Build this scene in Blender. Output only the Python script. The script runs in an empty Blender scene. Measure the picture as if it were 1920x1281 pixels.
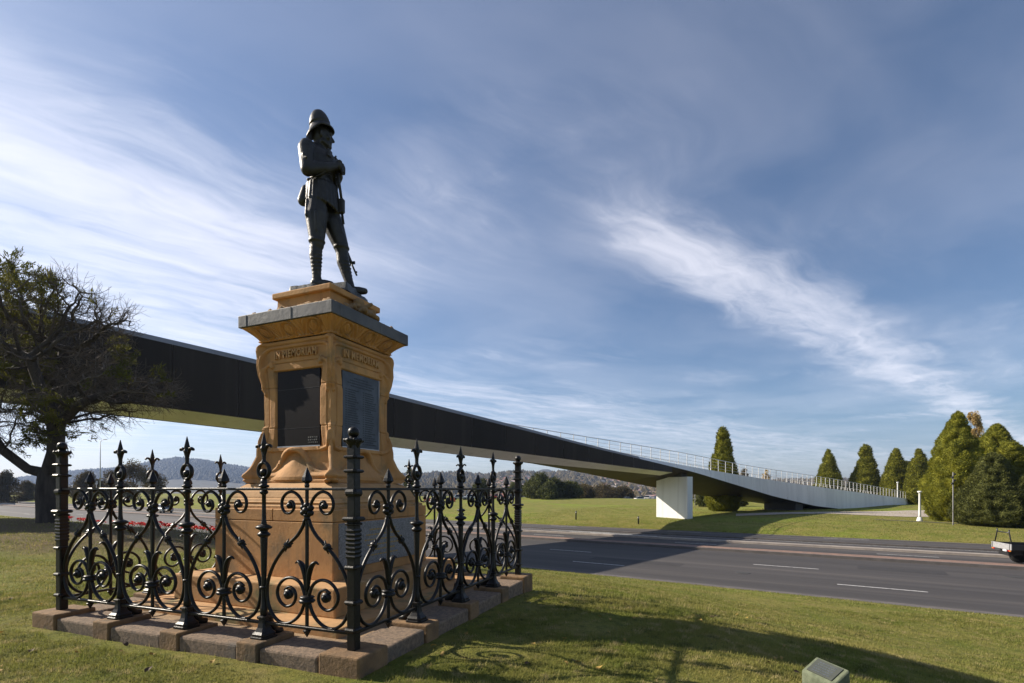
import bpy, bmesh, math, random
import numpy as np
from mathutils import Vector, Matrix
R = math.radians
random.seed(7)
scn = bpy.context.scene
COL = scn.collection

# ------------------------------------------------------------------ camera
CAM_Z = 1.45
cam_d = bpy.data.cameras.new('camera')
cam_d.sensor_width = 36.0
cam_d.lens = 36.0 * 953 / 1920
cam_d.shift_y = 276.5 / 1920
cam_d.clip_start = 0.05
cam_d.clip_end = 20000
cam = bpy.data.objects.new('camera', cam_d)
COL.objects.link(cam)
cam.location = (0, 0, CAM_Z)
cam.rotation_euler = (R(90), 0, 0)
scn.camera = cam

# ------------------------------------------------------------------ light
SUN_EL = 31.0
SHADOW_ANG = -16.5                      # direction the shadows run, degrees from +X
sa = R(SHADOW_ANG)
to_sun = Vector((-math.cos(sa) * math.cos(R(SUN_EL)), -math.sin(sa) * math.cos(R(SUN_EL)), math.sin(R(SUN_EL))))
sun_d = bpy.data.lights.new('sun', 'SUN')
sun_d.energy = 5.0
sun_d.angle = R(0.5)
sun_d.color = (1.0, 0.90, 0.76)
sun = bpy.data.objects.new('sun', sun_d)
COL.objects.link(sun)
sun.location = to_sun * 60
sun.rotation_euler = (-to_sun).to_track_quat('-Z', 'Y').to_euler()

scn.view_settings.view_transform = 'Standard'
scn.view_settings.look = 'None'
scn.view_settings.exposure = 0.78
scn.view_settings.gamma = 1.0
scn.view_settings.use_curve_mapping = False
scn.cycles.use_denoising = True
scn.cycles.max_bounces = 6
scn.cycles.diffuse_bounces = 3
scn.cycles.glossy_bounces = 3
scn.cycles.transparent_max_bounces = 8
scn.cycles.volume_bounces = 0

# ------------------------------------------------------------------ world: sky with cirrus
world = bpy.data.worlds.new('World')
scn.world = world
world.use_nodes = True
wn, wl = world.node_tree.nodes, world.node_tree.links
wn.clear()


class NT:
    def __init__(s, nodes, links):
        s.n, s.l = nodes, links

    def inp(s, node, i, v):
        if v is None:
            return
        if hasattr(v, 'is_linked') or isinstance(v, bpy.types.NodeSocket):
            s.l.new(v, node.inputs[i])
        else:
            node.inputs[i].default_value = v

    def math(s, op, a, b=None, c=None, clamp=False):
        m = s.n.new('ShaderNodeMath')
        m.operation = op
        m.use_clamp = clamp
        s.inp(m, 0, a), s.inp(m, 1, b), s.inp(m, 2, c)
        return m.outputs[0]

    def smooth(s, v, a, b):
        m = s.n.new('ShaderNodeMapRange')
        m.interpolation_type = 'SMOOTHSTEP'
        s.inp(m, 0, v), s.inp(m, 1, a), s.inp(m, 2, b)
        m.inputs[3].default_value = 0
        m.inputs[4].default_value = 1
        return m.outputs[0]

    def vec(s, x, y, z):
        c = s.n.new('ShaderNodeCombineXYZ')
        s.inp(c, 0, x), s.inp(c, 1, y), s.inp(c, 2, z)
        return c.outputs[0]

    def noise(s, v, scale, detail=4, rough=0.55, dist=0.0, out=0):
        t = s.n.new('ShaderNodeTexNoise')
        s.inp(t, 'Vector', v)
        t.inputs['Scale'].default_value = scale
        t.inputs['Detail'].default_value = detail
        t.inputs['Roughness'].default_value = rough
        t.inputs['Distortion'].default_value = dist
        return t.outputs[out]

    def mix(s, f, a, b, mode='MIX'):
        m = s.n.new('ShaderNodeMix')
        m.data_type = 'RGBA'
        m.blend_type = mode
        s.inp(m, 0, f), s.inp(m, 6, a), s.inp(m, 7, b)
        return m.outputs[2]

    def ramp(s, f, stops):
        r = s.n.new('ShaderNodeValToRGB')
        s.inp(r, 0, f)
        while len(r.color_ramp.elements) < len(stops):
            r.color_ramp.elements.new(0.5)
        for e, (p, c) in zip(r.color_ramp.elements, stops):
            e.position = p
            e.color = tuple(c) + (1,) if len(c) == 3 else c
        return r.outputs[0]

    def mapping(s, v, scale=(1, 1, 1), rot=(0, 0, 0), loc=(0, 0, 0)):
        m = s.n.new('ShaderNodeMapping')
        s.inp(m, 0, v)
        m.inputs['Scale'].default_value = scale
        m.inputs['Rotation'].default_value = rot
        m.inputs['Location'].default_value = loc
        return m.outputs[0]


W = NT(wn, wl)
sky = wn.new('ShaderNodeTexSky')
sky.sky_type = 'NISHITA'
sky.sun_disc = False
sky.sun_elevation = R(SUN_EL)
sky.sun_rotation = math.atan2(to_sun.x, to_sun.y)
sky.air_density = 1.0
sky.dust_density = 0.8
sky.ozone_density = 5.0
tc = wn.new('ShaderNodeTexCoord')
sx = wn.new('ShaderNodeSeparateXYZ')
wl.new(tc.outputs['Generated'], sx.inputs[0])
zz = W.math('MAXIMUM', sx.outputs[2], 0.015)
px = W.math('DIVIDE', sx.outputs[0], zz)
py = W.math('DIVIDE', sx.outputs[1], zz)
cu = W.math('ADD', W.math('MULTIPLY', px, 0.762), W.math('MULTIPLY', py, 0.648))
cv = W.math('ADD', W.math('MULTIPLY', px, -0.648), W.math('MULTIPLY', py, 0.762))
warp = W.noise(W.vec(cu, cv, 0.0), 0.9, 3, 0.5)
cvw = W.math('ADD', cv, W.math('MULTIPLY', W.math('SUBTRACT', warp, 0.5), 0.62))
cuw = W.math('ADD', cu, W.math('MULTIPLY', W.math('SUBTRACT', W.noise(W.vec(cu, cv, 5.0), 1.3, 3), 0.5), 0.9))
fib = W.noise(W.vec(W.math('MULTIPLY', cuw, 0.55), W.math('MULTIPLY', cvw, 2.7), 1.0), 1.6, 9, 0.60, 0.25)
fib2 = W.noise(W.vec(W.math('MULTIPLY', cuw, 1.1), W.math('MULTIPLY', cvw, 1.7), 9.0), 0.9, 7, 0.58, 0.3)
wisp = W.noise(W.vec(W.math('MULTIPLY', cuw, 2.2), W.math('MULTIPLY', cvw, 5.5), 3.0), 1.4, 7, 0.65, 0.5)
f = W.math('ADD', W.math('MULTIPLY', fib, 0.45), W.math('ADD', W.math('MULTIPLY', fib2, 0.33), W.math('MULTIPLY', wisp, 0.22)))
# broad streets of cirrus: one long streak, one veil, low banks and a thin film between them
band = W.math('MULTIPLY', W.math('SUBTRACT', 1.0, W.smooth(W.math('ABSOLUTE', W.math('SUBTRACT', cvw, 1.16)), 0.0, 0.62)),
              W.smooth(cu, 0.4, 1.9))
veil = W.math('MULTIPLY', W.smooth(cvw, 0.85, 2.2), W.math('SUBTRACT', 1.0, W.smooth(cu, 0.5, 2.2)))
low = W.math('MULTIPLY', W.smooth(cv, 2.4, 4.2), 0.75)
low2 = W.math('MULTIPLY', W.math('SUBTRACT', 1.0, W.smooth(cv, -0.6, 0.5)), W.math('MULTIPLY', W.smooth(cu, 1.5, 2.6), 0.72))
thin = W.math('MULTIPLY', W.smooth(W.noise(W.vec(cu, cv, 2.0), 0.8, 3), 0.32, 0.68), 0.62)
cover = W.math('MAXIMUM', W.math('MAXIMUM', band, veil), W.math('MAXIMUM', W.math('MAXIMUM', low, low2), thin))
lo = W.math('SUBTRACT', 0.56, W.math('MULTIPLY', cover, 0.34))
cl = W.math('MULTIPLY', W.smooth(f, lo, W.math('ADD', lo, 0.44)), W.math('ADD', 0.2, W.math('MULTIPLY', cover, 0.8)))
film = W.math('MULTIPLY', W.smooth(W.noise(W.vec(cuw, W.math('MULTIPLY', cvw, 1.5), 7.0), 0.55, 5, 0.5, 0.4), 0.30, 0.72), 0.20)
cl = W.math('MAXIMUM', cl, W.math('ADD', W.math('MULTIPLY', cl, 0.6), film))
cl = W.math('MULTIPLY', cl, W.smooth(sx.outputs[2], -0.01, 0.06))
cloud_col = W.mix(0.68, sky.outputs[0], (12.6, 12.2, 12.8, 1))
skymix = W.mix(W.math('MULTIPLY', cl, 0.88), sky.outputs[0], cloud_col)
bg = wn.new('ShaderNodeBackground')
wl.new(skymix, bg.inputs[0])
bg.inputs[1].default_value = 0.066
wo = wn.new('ShaderNodeOutputWorld')
wl.new(bg.outputs[0], wo.inputs[0])

# ------------------------------------------------------------------ materials
MATS = {}


def material(name, c1, c2=None, scale=4.0, rough=0.7, bump=0.0, bscale=None, metallic=0.0, spec=0.5, detail=6,
             c3=None, s3=1.0, t3=(0.55, 0.7), c4=None, t4=(0.55, 0.75), s4=(7, 7, 0.7), stretch=(1, 1, 1), transl=0.0, coat=0.0, rand=0.0, rvar=0.0, world_co=False):
    m = bpy.data.materials.new(name)
    m.use_nodes = True
    n, l = m.node_tree.nodes, m.node_tree.links
    T = NT(n, l)
    b = n['Principled BSDF']
    tcn = n.new('ShaderNodeTexCoord')
    if world_co:
        co = n.new('ShaderNodeNewGeometry').outputs['Position']
    else:
        co = tcn.outputs['Object']
    co = T.mapping(co, stretch)
    col = None
    if c2 is not None:
        nf = T.noise(co, scale, detail, 0.6)
        col = T.mix(T.smooth(nf, 0.3, 0.7), tuple(c1) + (1,), tuple(c2) + (1,))
        if c3 is not None:
            nf3 = T.noise(co, s3, 5, 0.6)
            col = T.mix(T.smooth(nf3, t3[0], t3[1]), col, tuple(c3) + (1,))
        if c4 is not None:
            nf4 = T.noise(T.mapping(co, s4), 1.0, 6, 0.65)
            col = T.mix(T.smooth(nf4, t4[0], t4[1]), col, tuple(c4) + (1,))
        if rvar:
            l.new(T.math('ADD', rough - rvar / 2, T.math('MULTIPLY', nf, rvar)), b.inputs['Roughness'])
        if rand:
            oi = n.new('ShaderNodeObjectInfo')
            hs = n.new('ShaderNodeHueSaturation')
            hs.inputs['Hue'].default_value = 0.5
            l.new(T.math('ADD', 1 - rand / 2, T.math('MULTIPLY', oi.outputs['Random'], rand)), hs.inputs['Value'])
            l.new(col, hs.inputs['Color'])
            col = hs.outputs[0]
        l.new(col, b.inputs['Base Color'])
    else:
        b.inputs['Base Color'].default_value = tuple(c1) + (1,)
    if not (rvar and c2 is not None):
        b.inputs['Roughness'].default_value = rough
    b.inputs['Metallic'].default_value = metallic
    b.inputs['Specular IOR Level'].default_value = spec
    b.inputs['Coat Weight'].default_value = coat
    if bump:
        bn = n.new('ShaderNodeBump')
        bn.inputs['Strength'].default_value = 1.0
        bn.inputs['Distance'].default_value = bump
        l.new(T.noise(co, bscale or scale * 4, 8, 0.65), bn.inputs['Height'])
        l.new(bn.outputs[0], b.inputs['Normal'])
    if transl:
        tr = n.new('ShaderNodeBsdfTranslucent')
        if col is not None:
            l.new(col, tr.inputs[0])
        else:
            tr.inputs[0].default_value = tuple(c1) + (1,)
        mx = n.new('ShaderNodeMixShader')
        mx.inputs[0].default_value = transl
        l.new(b.outputs[0], mx.inputs[1])
        l.new(tr.outputs[0], mx.inputs[2])
        l.new(mx.outputs[0], n['Material Output'].inputs[0])
    MATS[name] = m
    return m


material('sandstone', (0.54, 0.285, 0.105), (0.43, 0.215, 0.078), 3.2, 0.85, 0.0032, 26, c3=(0.25, 0.165, 0.08), s3=1.9, t3=(0.52, 0.72), c4=(0.23, 0.14, 0.07), t4=(0.54, 0.80))
material('sandstone_pale', (0.50, 0.285, 0.12), (0.39, 0.22, 0.09), 4.5, 0.85, 0.0035, 30, c3=(0.19, 0.165, 0.07), s3=2.3, t3=(0.52, 0.72), c4=(0.17, 0.115, 0.06), t4=(0.54, 0.80))
material('weathered_stone', (0.34, 0.20, 0.085), (0.20, 0.13, 0.065), 9, 0.92, 0.02, 22)
material('brown_block', (0.26, 0.155, 0.072), (0.15, 0.092, 0.046), 7, 0.92, 0.012, 30, c3=(0.10, 0.075, 0.045), s3=3.1)
material('grey_kerbstone', (0.25, 0.175, 0.115), (0.12, 0.088, 0.062), 30, 0.95, 0.010, 60, c3=(0.13, 0.11, 0.09), s3=2.6)
material('lead', (0.075, 0.074, 0.078), (0.115, 0.112, 0.115), 5, 0.6, 0.003, 14, metallic=0.1, c3=(0.06, 0.06, 0.07), s3=2.0)
material('bronze', (0.020, 0.019, 0.018), (0.042, 0.039, 0.036), 7, 0.46, 0.004, 30, metallic=0.35, spec=0.5, rvar=0.2)
material('bronze_base', (0.050, 0.052, 0.050), (0.11, 0.11, 0.105), 12, 0.55, 0.008, 25, metallic=0.3)
material('black_iron', (0.005, 0.005, 0.005), (0.010, 0.009, 0.009), 9, 0.42, 0.002, 35, spec=0.32, rvar=0.2)
material('dark_plaque', (0.007, 0.005, 0.005), (0.013, 0.009, 0.008), 3, 0.38, 0.001, 20, spec=0.12)
material('slate_plaque', (0.045, 0.055, 0.072), (0.085, 0.10, 0.125), 5, 0.5, 0.001, 30, metallic=0.2)
material('slate_letter', (0.020, 0.026, 0.036), rough=0.5)
material('granite', (0.30, 0.30, 0.31), (0.13, 0.13, 0.14), 70, 0.4, detail=3)
material('gold_letter', (0.42, 0.27, 0.07), rough=0.5)
material('bright_edge', (0.34, 0.34, 0.35), rough=0.35, metallic=0.8)
material('paving', (0.33, 0.22, 0.12), (0.22, 0.15, 0.085), 6, 0.95, 0.01, 40, c3=(0.15, 0.115, 0.075), s3=2.0)
material('asphalt', (0.062, 0.055, 0.052), (0.034, 0.030, 0.029), 1.0, 0.82, 0.004, 90, c3=(0.112, 0.098, 0.088), s3=0.5, stretch=(0.045, 0.9, 1), t3=(0.48, 0.72), c4=(0.024, 0.021, 0.020), s4=(0.35, 1.5, 1), t4=(0.52, 0.78))
material('patch_asphalt', (0.040, 0.036, 0.035), (0.030, 0.027, 0.027), 2.0, 0.85, 0.003, 60)
material('road_paint', (0.60, 0.59, 0.56), (0.34, 0.33, 0.32), 6, 0.7, c3=(0.14, 0.13, 0.125), s3=5.0, t3=(0.56, 0.70))
material('kerb_concrete', (0.36, 0.31, 0.26), (0.26, 0.22, 0.19), 1.3, 0.9, 0.004, 20)
material('gutter_concrete', (0.13, 0.115, 0.105), (0.09, 0.08, 0.075), 1.5, 0.9, 0.004, 20)
material('brick_paving', (0.25, 0.155, 0.115), (0.17, 0.11, 0.085), 3, 0.9, 0.006, 14)
material('path_concrete', (0.42, 0.36, 0.30), (0.33, 0.28, 0.235), 0.8, 0.9)
material('bridge_black', (0.036, 0.027, 0.022), (0.024, 0.018, 0.015), 0.4, 0.6, stretch=(1, 1, 0.15), spec=0.22, rand=0.6, c4=(0.050, 0.038, 0.031), s4=(1.3, 1.3, .12), t4=(.5, .8))
material('bridge_white', (0.80, 0.79, 0.775), (0.68, 0.67, 0.66), 0.6, 0.55, stretch=(1, 1, 0.12), rand=0.12, c4=(0.58, 0.57, 0.56), s4=(2.2, 2.2, .12), t4=(.5, .85))
material('edge_grey', (0.24, 0.235, 0.23), (0.19, 0.185, 0.18), 0.5, 0.6)
material('pier_white', (0.80, 0.80, 0.79), (0.70, 0.70, 0.69), 0.5, 0.6, stretch=(1, 1, 0.3), c4=(0.56, 0.555, 0.54), s4=(1.6, 1.6, .15), t4=(.5, .85))
material('pier_dark', (0.05, 0.048, 0.045), (0.035, 0.033, 0.031), 0.7, 0.8)
material('rail_white', (0.70, 0.70, 0.70), rough=0.5)
material('galvanised', (0.50, 0.50, 0.50), (0.38, 0.38, 0.39), 8, 0.5, metallic=0.4)
material('rubber', (0.012, 0.012, 0.012), rough=0.8)
material('dark_paint', (0.016, 0.016, 0.018), (0.022, 0.022, 0.024), 3, 0.35)
material('steel_rim', (0.25, 0.25, 0.26), rough=0.4, metallic=0.7)
material('red_lens', (0.50, 0.02, 0.015), rough=0.2)
material('amber_lens', (0.62, 0.22, 0.02), rough=0.2)
material('white_paint', (0.72, 0.72, 0.71), rough=0.35)
material('silver_paint', (0.33, 0.35, 0.36), rough=0.3, metallic=0.5)
material('red_paint', (0.42, 0.03, 0.02), rough=0.3)
material('window_glass', (0.015, 0.018, 0.02), rough=0.08)
material('bark', (0.085, 0.066, 0.052), (0.040, 0.031, 0.026), 5, 0.95, 0.03, 9, stretch=(1, 1, 0.25))
material('twig', (0.085, 0.064, 0.050), (0.15, 0.12, 0.095), 1.2, 0.95)
material('spray_green', (0.075, 0.085, 0.018), (0.20, 0.185, 0.040), 0.7, 0.75, transl=0.3, spec=0.2, world_co=True)
material('cypress_green', (0.26, 0.25, 0.030), (0.14, 0.15, 0.022), 1.3, 0.8, transl=0.35, spec=0.15, rand=0.25)
material('dark_conifer', (0.13, 0.135, 0.034), (0.07, 0.078, 0.024), 1.2, 0.8, transl=0.15, spec=0.15)
material('gum_green', (0.105, 0.115, 0.032), (0.050, 0.055, 0.020), 0.5, 0.8, transl=0.25, spec=0.15, rand=0.5)
material('scrub_brown', (0.15, 0.115, 0.055), (0.075, 0.062, 0.030), 0.4, 0.85, transl=0.2, spec=0.1, rand=0.4)
material('poplar_gold', (0.52, 0.38, 0.15), (0.36, 0.25, 0.10), 1.0, 0.8, transl=0.3, spec=0.1)
material('poppy_red', (0.56, 0.012, 0.015), rough=0.6, transl=0.2)
material('stem_green', (0.07, 0.10, 0.03), rough=0.8)
material('leaf_yellow', (0.46, 0.30, 0.06), (0.30, 0.20, 0.06), 30, 0.8, rand=0.6, transl=0.2)
material('leaf_brown', (0.09, 0.05, 0.025), (0.06, 0.035, 0.02), 30, 0.8)
material('mossy_concrete', (0.15, 0.17, 0.11), (0.09, 0.105, 0.065), 14, 0.95, 0.005, 60)
material('moss_tablet', (0.035, 0.042, 0.034), (0.055, 0.062, 0.048), 9, 0.6)
material('hill_forest', (0.030, 0.034, 0.022), (0.060, 0.050, 0.028), 0.012, 0.95, 0, c3=(0.14, 0.11, 0.06), s3=0.006, t3=(0.6, 0.75))
material('far_tree', (0.022, 0.026, 0.017), (0.034, 0.034, 0.020), 0.02, 0.95)
material('house_wall', (0.62, 0.60, 0.56), (0.45, 0.40, 0.34), 0.008, 0.9, world_co=True)
material('house_roof', (0.33, 0.13, 0.08), (0.30, 0.29, 0.28), 0.011, 0.9, world_co=True)
material('barrier_orange', (0.62, 0.12, 0.03), rough=0.6)


def ground_material():
    m = bpy.data.materials.new('lawn')
    m.use_nodes = True
    n, l = m.node_tree.nodes, m.node_tree.links
    T = NT(n, l)
    b = n['Principled BSDF']
    co = n.new('ShaderNodeNewGeometry').outputs['Position']
    g1 = T.noise(co, 0.55, 5, 0.6)
    g2 = T.noise(co, 9.0, 6, 0.7)
    g3 = T.noise(co, 60.0, 4, 0.7)
    g4 = T.noise(co, 0.06, 4, 0.6)
    base = T.mix(T.smooth(g1, 0.35, 0.65), (0.150, 0.170, 0.028, 1), (0.245, 0.215, 0.060, 1))
    base = T.mix(T.smooth(g2, 0.42, 0.72), base, (0.085, 0.098, 0.026, 1))
    base = T.mix(T.math('MULTIPLY', T.smooth(g3, 0.5, 0.8), 0.6), base, (0.27, 0.235, 0.085, 1))
    base = T.mix(T.math('MULTIPLY', T.smooth(g4, 0.48, 0.66), 0.55), base, (0.185, 0.260, 0.026, 1))
    g5 = T.noise(co, 2.2, 7, 0.7)
    base = T.mix(T.math('MULTIPLY', T.smooth(g5, 0.50, 0.72), 0.55), base, (0.26, 0.21, 0.085, 1))
    # dry leaf litter under the tree on the left
    sp = n.new('ShaderNodeSeparateXYZ')
    l.new(co, sp.inputs[0])
    dx = T.math('MULTIPLY', T.math('ADD', sp.outputs[0], 13.0), 0.125)
    dy = T.math('MULTIPLY', T.math('SUBTRACT', sp.outputs[1], 17.0), 0.13)
    d2 = T.math('ADD', T.math('MULTIPLY', dx, dx), T.math('MULTIPLY', dy, dy))
    d2 = T.math('ADD', d2, T.math('MULTIPLY', T.math('SUBTRACT', T.noise(co, 0.9, 5), 0.5), 0.9))
    lit = T.math('SUBTRACT', 1.0, T.smooth(d2, 0.6, 1.15))
    base = T.mix(T.math('MULTIPLY', lit, 0.85), base, T.mix(g2, (0.17, 0.115, 0.075, 1), (0.095, 0.07, 0.045, 1)))
    l.new(base, b.inputs['Base Color'])
    b.inputs['Roughness'].default_value = 0.95
    b.inputs['Specular IOR Level'].default_value = 0.1
    bn = n.new('ShaderNodeBump')
    bn.inputs['Distance'].default_value = 0.03
    l.new(T.math('ADD', g3, g2), bn.inputs['Height'])
    l.new(bn.outputs[0], b.inputs['Normal'])
    MATS['lawn'] = m


ground_material()
material('grass_blade', (0.160, 0.190, 0.034), (0.300, 0.265, 0.080), 0.8, 0.75, transl=0.42, spec=0.2, world_co=True,
         c3=(0.40, 0.33, 0.15), s3=5.0, t3=(0.52, 0.64), c4=(0.070, 0.085, 0.022), s4=(3.1, 3.1, 3.1), t4=(0.52, 0.66))

# ------------------------------------------------------------------ helpers


def tag(o, label=None, cat=None, group=None, kind=None):
    if label:
        o['label'] = label
    if cat:
        o['category'] = cat
    if group:
        o['group'] = group
    if kind:
        o['kind'] = kind
    return o


def empty(name, loc=(0, 0, 0), rz=0.0):
    o = bpy.data.objects.new(name, None)
    o.empty_display_size = 0.2
    COL.objects.link(o)
    o.location = loc
    o.rotation_euler = (0, 0, rz)
    return o


def link_mesh(name, me, parent=None, loc=(0, 0, 0), rz=0.0):
    o = bpy.data.objects.new(name, me)
    COL.objects.link(o)
    o.location = loc
    o.rotation_euler = (0, 0, rz)
    if parent:
        o.parent = parent
    return o


def np_mesh(name, V, F, mat, smooth=False):
    V = np.asarray(V, np.float32).reshape(-1, 3)
    F = np.asarray(F, np.int32)
    k = F.shape[1]
    me = bpy.data.meshes.new(name)
    me.vertices.add(len(V))
    me.vertices.foreach_set('co', V.ravel())
    me.loops.add(F.size)
    me.loops.foreach_set('vertex_index', F.ravel())
    me.polygons.add(len(F))
    me.polygons.foreach_set('loop_start', np.arange(0, F.size, k, dtype=np.int32))
    me.polygons.foreach_set('use_smooth', np.full(len(F), smooth))
    me.update(calc_edges=True)
    me.materials.append(MATS[mat])
    return me


def catmull(pts, n=6):
    p = [Vector(q) for q in pts]
    p = [p[0] * 2 - p[1]] + p + [p[-1] * 2 - p[-2]]
    out = []
    for i in range(1, len(p) - 2):
        for j in range(n):
            t = j / n
            a, b, c, d = p[i - 1], p[i], p[i + 1], p[i + 2]
            out.append(0.5 * ((2 * b) + (c - a) * t + (2 * a - 5 * b + 4 * c - d) * t * t + (3 * b - a - 3 * c + d) * t ** 3))
    out.append(p[-2])
    return out


class MB:
    def __init__(s):
        s.v, s.f, s.m, s.sm = [], [], [], []

    def add(s, vs, fs, mi=0, smooth=False):
        o = len(s.v)
        s.v.extend([tuple(q) for q in vs])
        for q in fs:
            s.f.append([i + o for i in q])
            s.m.append(mi)
            s.sm.append(smooth)
        return s

    def box(s, x0, x1, y0, y1, z0, z1, bev=0.0, mi=0, mat=None, seg=1, taper=None):
        bm = bmesh.new()
        bmesh.ops.create_cube(bm, size=1.0)
        for q in bm.verts:
            q.co = Vector(((x0 + x1) / 2 + q.co.x * (x1 - x0), (y0 + y1) / 2 + q.co.y * (y1 - y0), (z0 + z1) / 2 + q.co.z * (z1 - z0)))
        if taper:
            for q in bm.verts:
                if q.co.z > (z0 + z1) / 2:
                    q.co.x = (x0 + x1) / 2 + (q.co.x - (x0 + x1) / 2) * taper
                    q.co.y = (y0 + y1) / 2 + (q.co.y - (y0 + y1) / 2) * taper
        if bev:
            bmesh.ops.bevel(bm, geom=list(bm.edges), offset=bev, segments=seg, affect='EDGES', profile=0.5)
        bm.verts.index_update()
        vs = [(mat @ q.co) if mat else q.co.copy() for q in bm.verts]
        s.add(vs, [[q.index for q in fc.verts] for fc in bm.faces], mi)
        bm.free()
        return s

    def tube(s, pts, r, n=8, mi=0, cap=True, flat=None, up=None, smooth=True):
        pts = [Vector(p) for p in pts]
        k = len(pts)
        rs = r if hasattr(r, '__len__') else [r] * k
        tg = [(pts[min(i + 1, k - 1)] - pts[max(i - 1, 0)]).normalized() for i in range(k)]
        if up is None:
            a = Vector((0, 0, 1)) if abs(tg[0].z) < 0.9 else Vector((1, 0, 0))
        else:
            a = Vector(up)
        a = (a - tg[0] * a.dot(tg[0])).normalized()
        vs, fs = [], []
        for i in range(k):
            a = a - tg[i] * a.dot(tg[i])
            if a.length < 1e-5:
                a = tg[i].orthogonal()
            a.normalize()
            bb = tg[i].cross(a)
            fa, fb = flat if flat else (1, 1)
            for j in range(n):
                t = 2 * math.pi * (j + 0.5) / n
                vs.append(pts[i] + (a * math.cos(t) * fa + bb * math.sin(t) * fb) * rs[i])
        for i in range(k - 1):
            for j in range(n):
                fs.append([i * n + j, i * n + (j + 1) % n, (i + 1) * n + (j + 1) % n, (i + 1) * n + j])
        if cap:
            fs.append(list(range(n))[::-1])
            fs.append([(k - 1) * n + j for j in range(n)])
        return s.add(vs, fs, mi, smooth)

    def lathe(s, prof, n=16, c=(0, 0, 0), mi=0, smooth=True, mat=None, square=False):
        vs, fs = [], []
        for (r, z) in prof:
            for j in range(n):
                t = 2 * math.pi * (j + 0.5) / n
                rr = r / max(abs(math.cos(t)), abs(math.sin(t))) if square else r
                p = Vector((c[0] + rr * math.cos(t), c[1] + rr * math.sin(t), c[2] + z))
                vs.append(mat @ p if mat else p)
        k = len(prof)
        for i in range(k - 1):
            for j in range(n):
                fs.append([i * n + j, i * n + (j + 1) % n, (i + 1) * n + (j + 1) % n, (i + 1) * n + j])
        fs.append(list(range(n))[::-1])
        fs.append([(k - 1) * n + j for j in range(n)])
        return s.add(vs, fs, mi, smooth)

    def ball(s, c, r, n=12, mi=0, sc=(1, 1, 1)):
        m = max(5, n // 2)
        prof = [(r * math.sin(math.pi * i / m) + 1e-4, -r * math.cos(math.pi * i / m)) for i in range(m + 1)]
        vs, fs = [], []
        for (rr, z) in prof:
            for j in range(n):
                t = 2 * math.pi * j / n
                vs.append((c[0] + rr * math.cos(t) * sc[0], c[1] + rr * math.sin(t) * sc[1], c[2] + z * sc[2]))
        for i in range(m):
            for j in range(n):
                fs.append([i * n + j, i * n + (j + 1) % n, (i + 1) * n + (j + 1) % n, (i + 1) * n + j])
        return s.add(vs, fs, mi, True)

    def mesh(s, name, mats):
        me = bpy.data.meshes.new(name)
        me.from_pydata(s.v, [], s.f)
        for q in (mats if isinstance(mats, (list, tuple)) else [mats]):
            me.materials.append(MATS[q])
        me.polygons.foreach_set('material_index', s.m)
        me.polygons.foreach_set('use_smooth', s.sm)
        me.update()
        return me

    def build(s, name, mats, parent=None, loc=(0, 0, 0), rz=0.0):
        return link_mesh(name, s.mesh(name, mats), parent, loc, rz)


def vhash(ix, iy, iz):
    h = (ix.astype(np.int64) * 374761393 + iy.astype(np.int64) * 668265263 + iz.astype(np.int64) * 2147483647) & 0xffffffff
    h = ((h ^ (h >> 13)) * 1274126177) & 0xffffffff
    return ((h ^ (h >> 16)) & 0xffff) / 65535.0


def vnoise(x, y, z=0.0, sc=1.0):
    x = np.asarray(x, float) * sc
    y = np.asarray(y, float) * sc
    z = np.asarray(z, float) * sc + np.zeros_like(x)
    ix, iy, iz = np.floor(x), np.floor(y), np.floor(z)
    fx, fy, fz = x - ix, y - iy, z - iz
    fx, fy, fz = [t * t * (3 - 2 * t) for t in (fx, fy, fz)]
    r = 0
    for a in (0, 1):
        for b in (0, 1):
            for c in (0, 1):
                w = (fx if a else 1 - fx) * (fy if b else 1 - fy) * (fz if c else 1 - fz)
                r = r + w * vhash(ix + a, iy + b, iz + c)
    return r * 2 - 1


def fbm(x, y, z=0.0, sc=1.0, o=4):
    r, a = 0, 1.0
    for i in range(o):
        r = r + a * vnoise(x, y, z, sc)
        sc *= 2.03
        a *= 0.5
    return r


def sstep(a, b, x):
    t = np.clip((np.asarray(x, float) - a) / (b - a), 0, 1)
    return t * t * (3 - 2 * t)


# ------------------------------------------------------------------ terrain
RD = Vector((0.836, -0.549))     # along the road, towards the right
RN = Vector((0.549, 0.836))      # across the road, away from the viewer
ROAD_RZ = -math.atan2(0.549, 0.836)
ROAD_Z = -2.45


def ts_of(x, y):
    return 0.836 * x - 0.549 * y, 0.549 * x + 0.836 * y


def xy_of(t, s):
    return 0.836 * t + 0.549 * s, -0.549 * t + 0.836 * s


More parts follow.
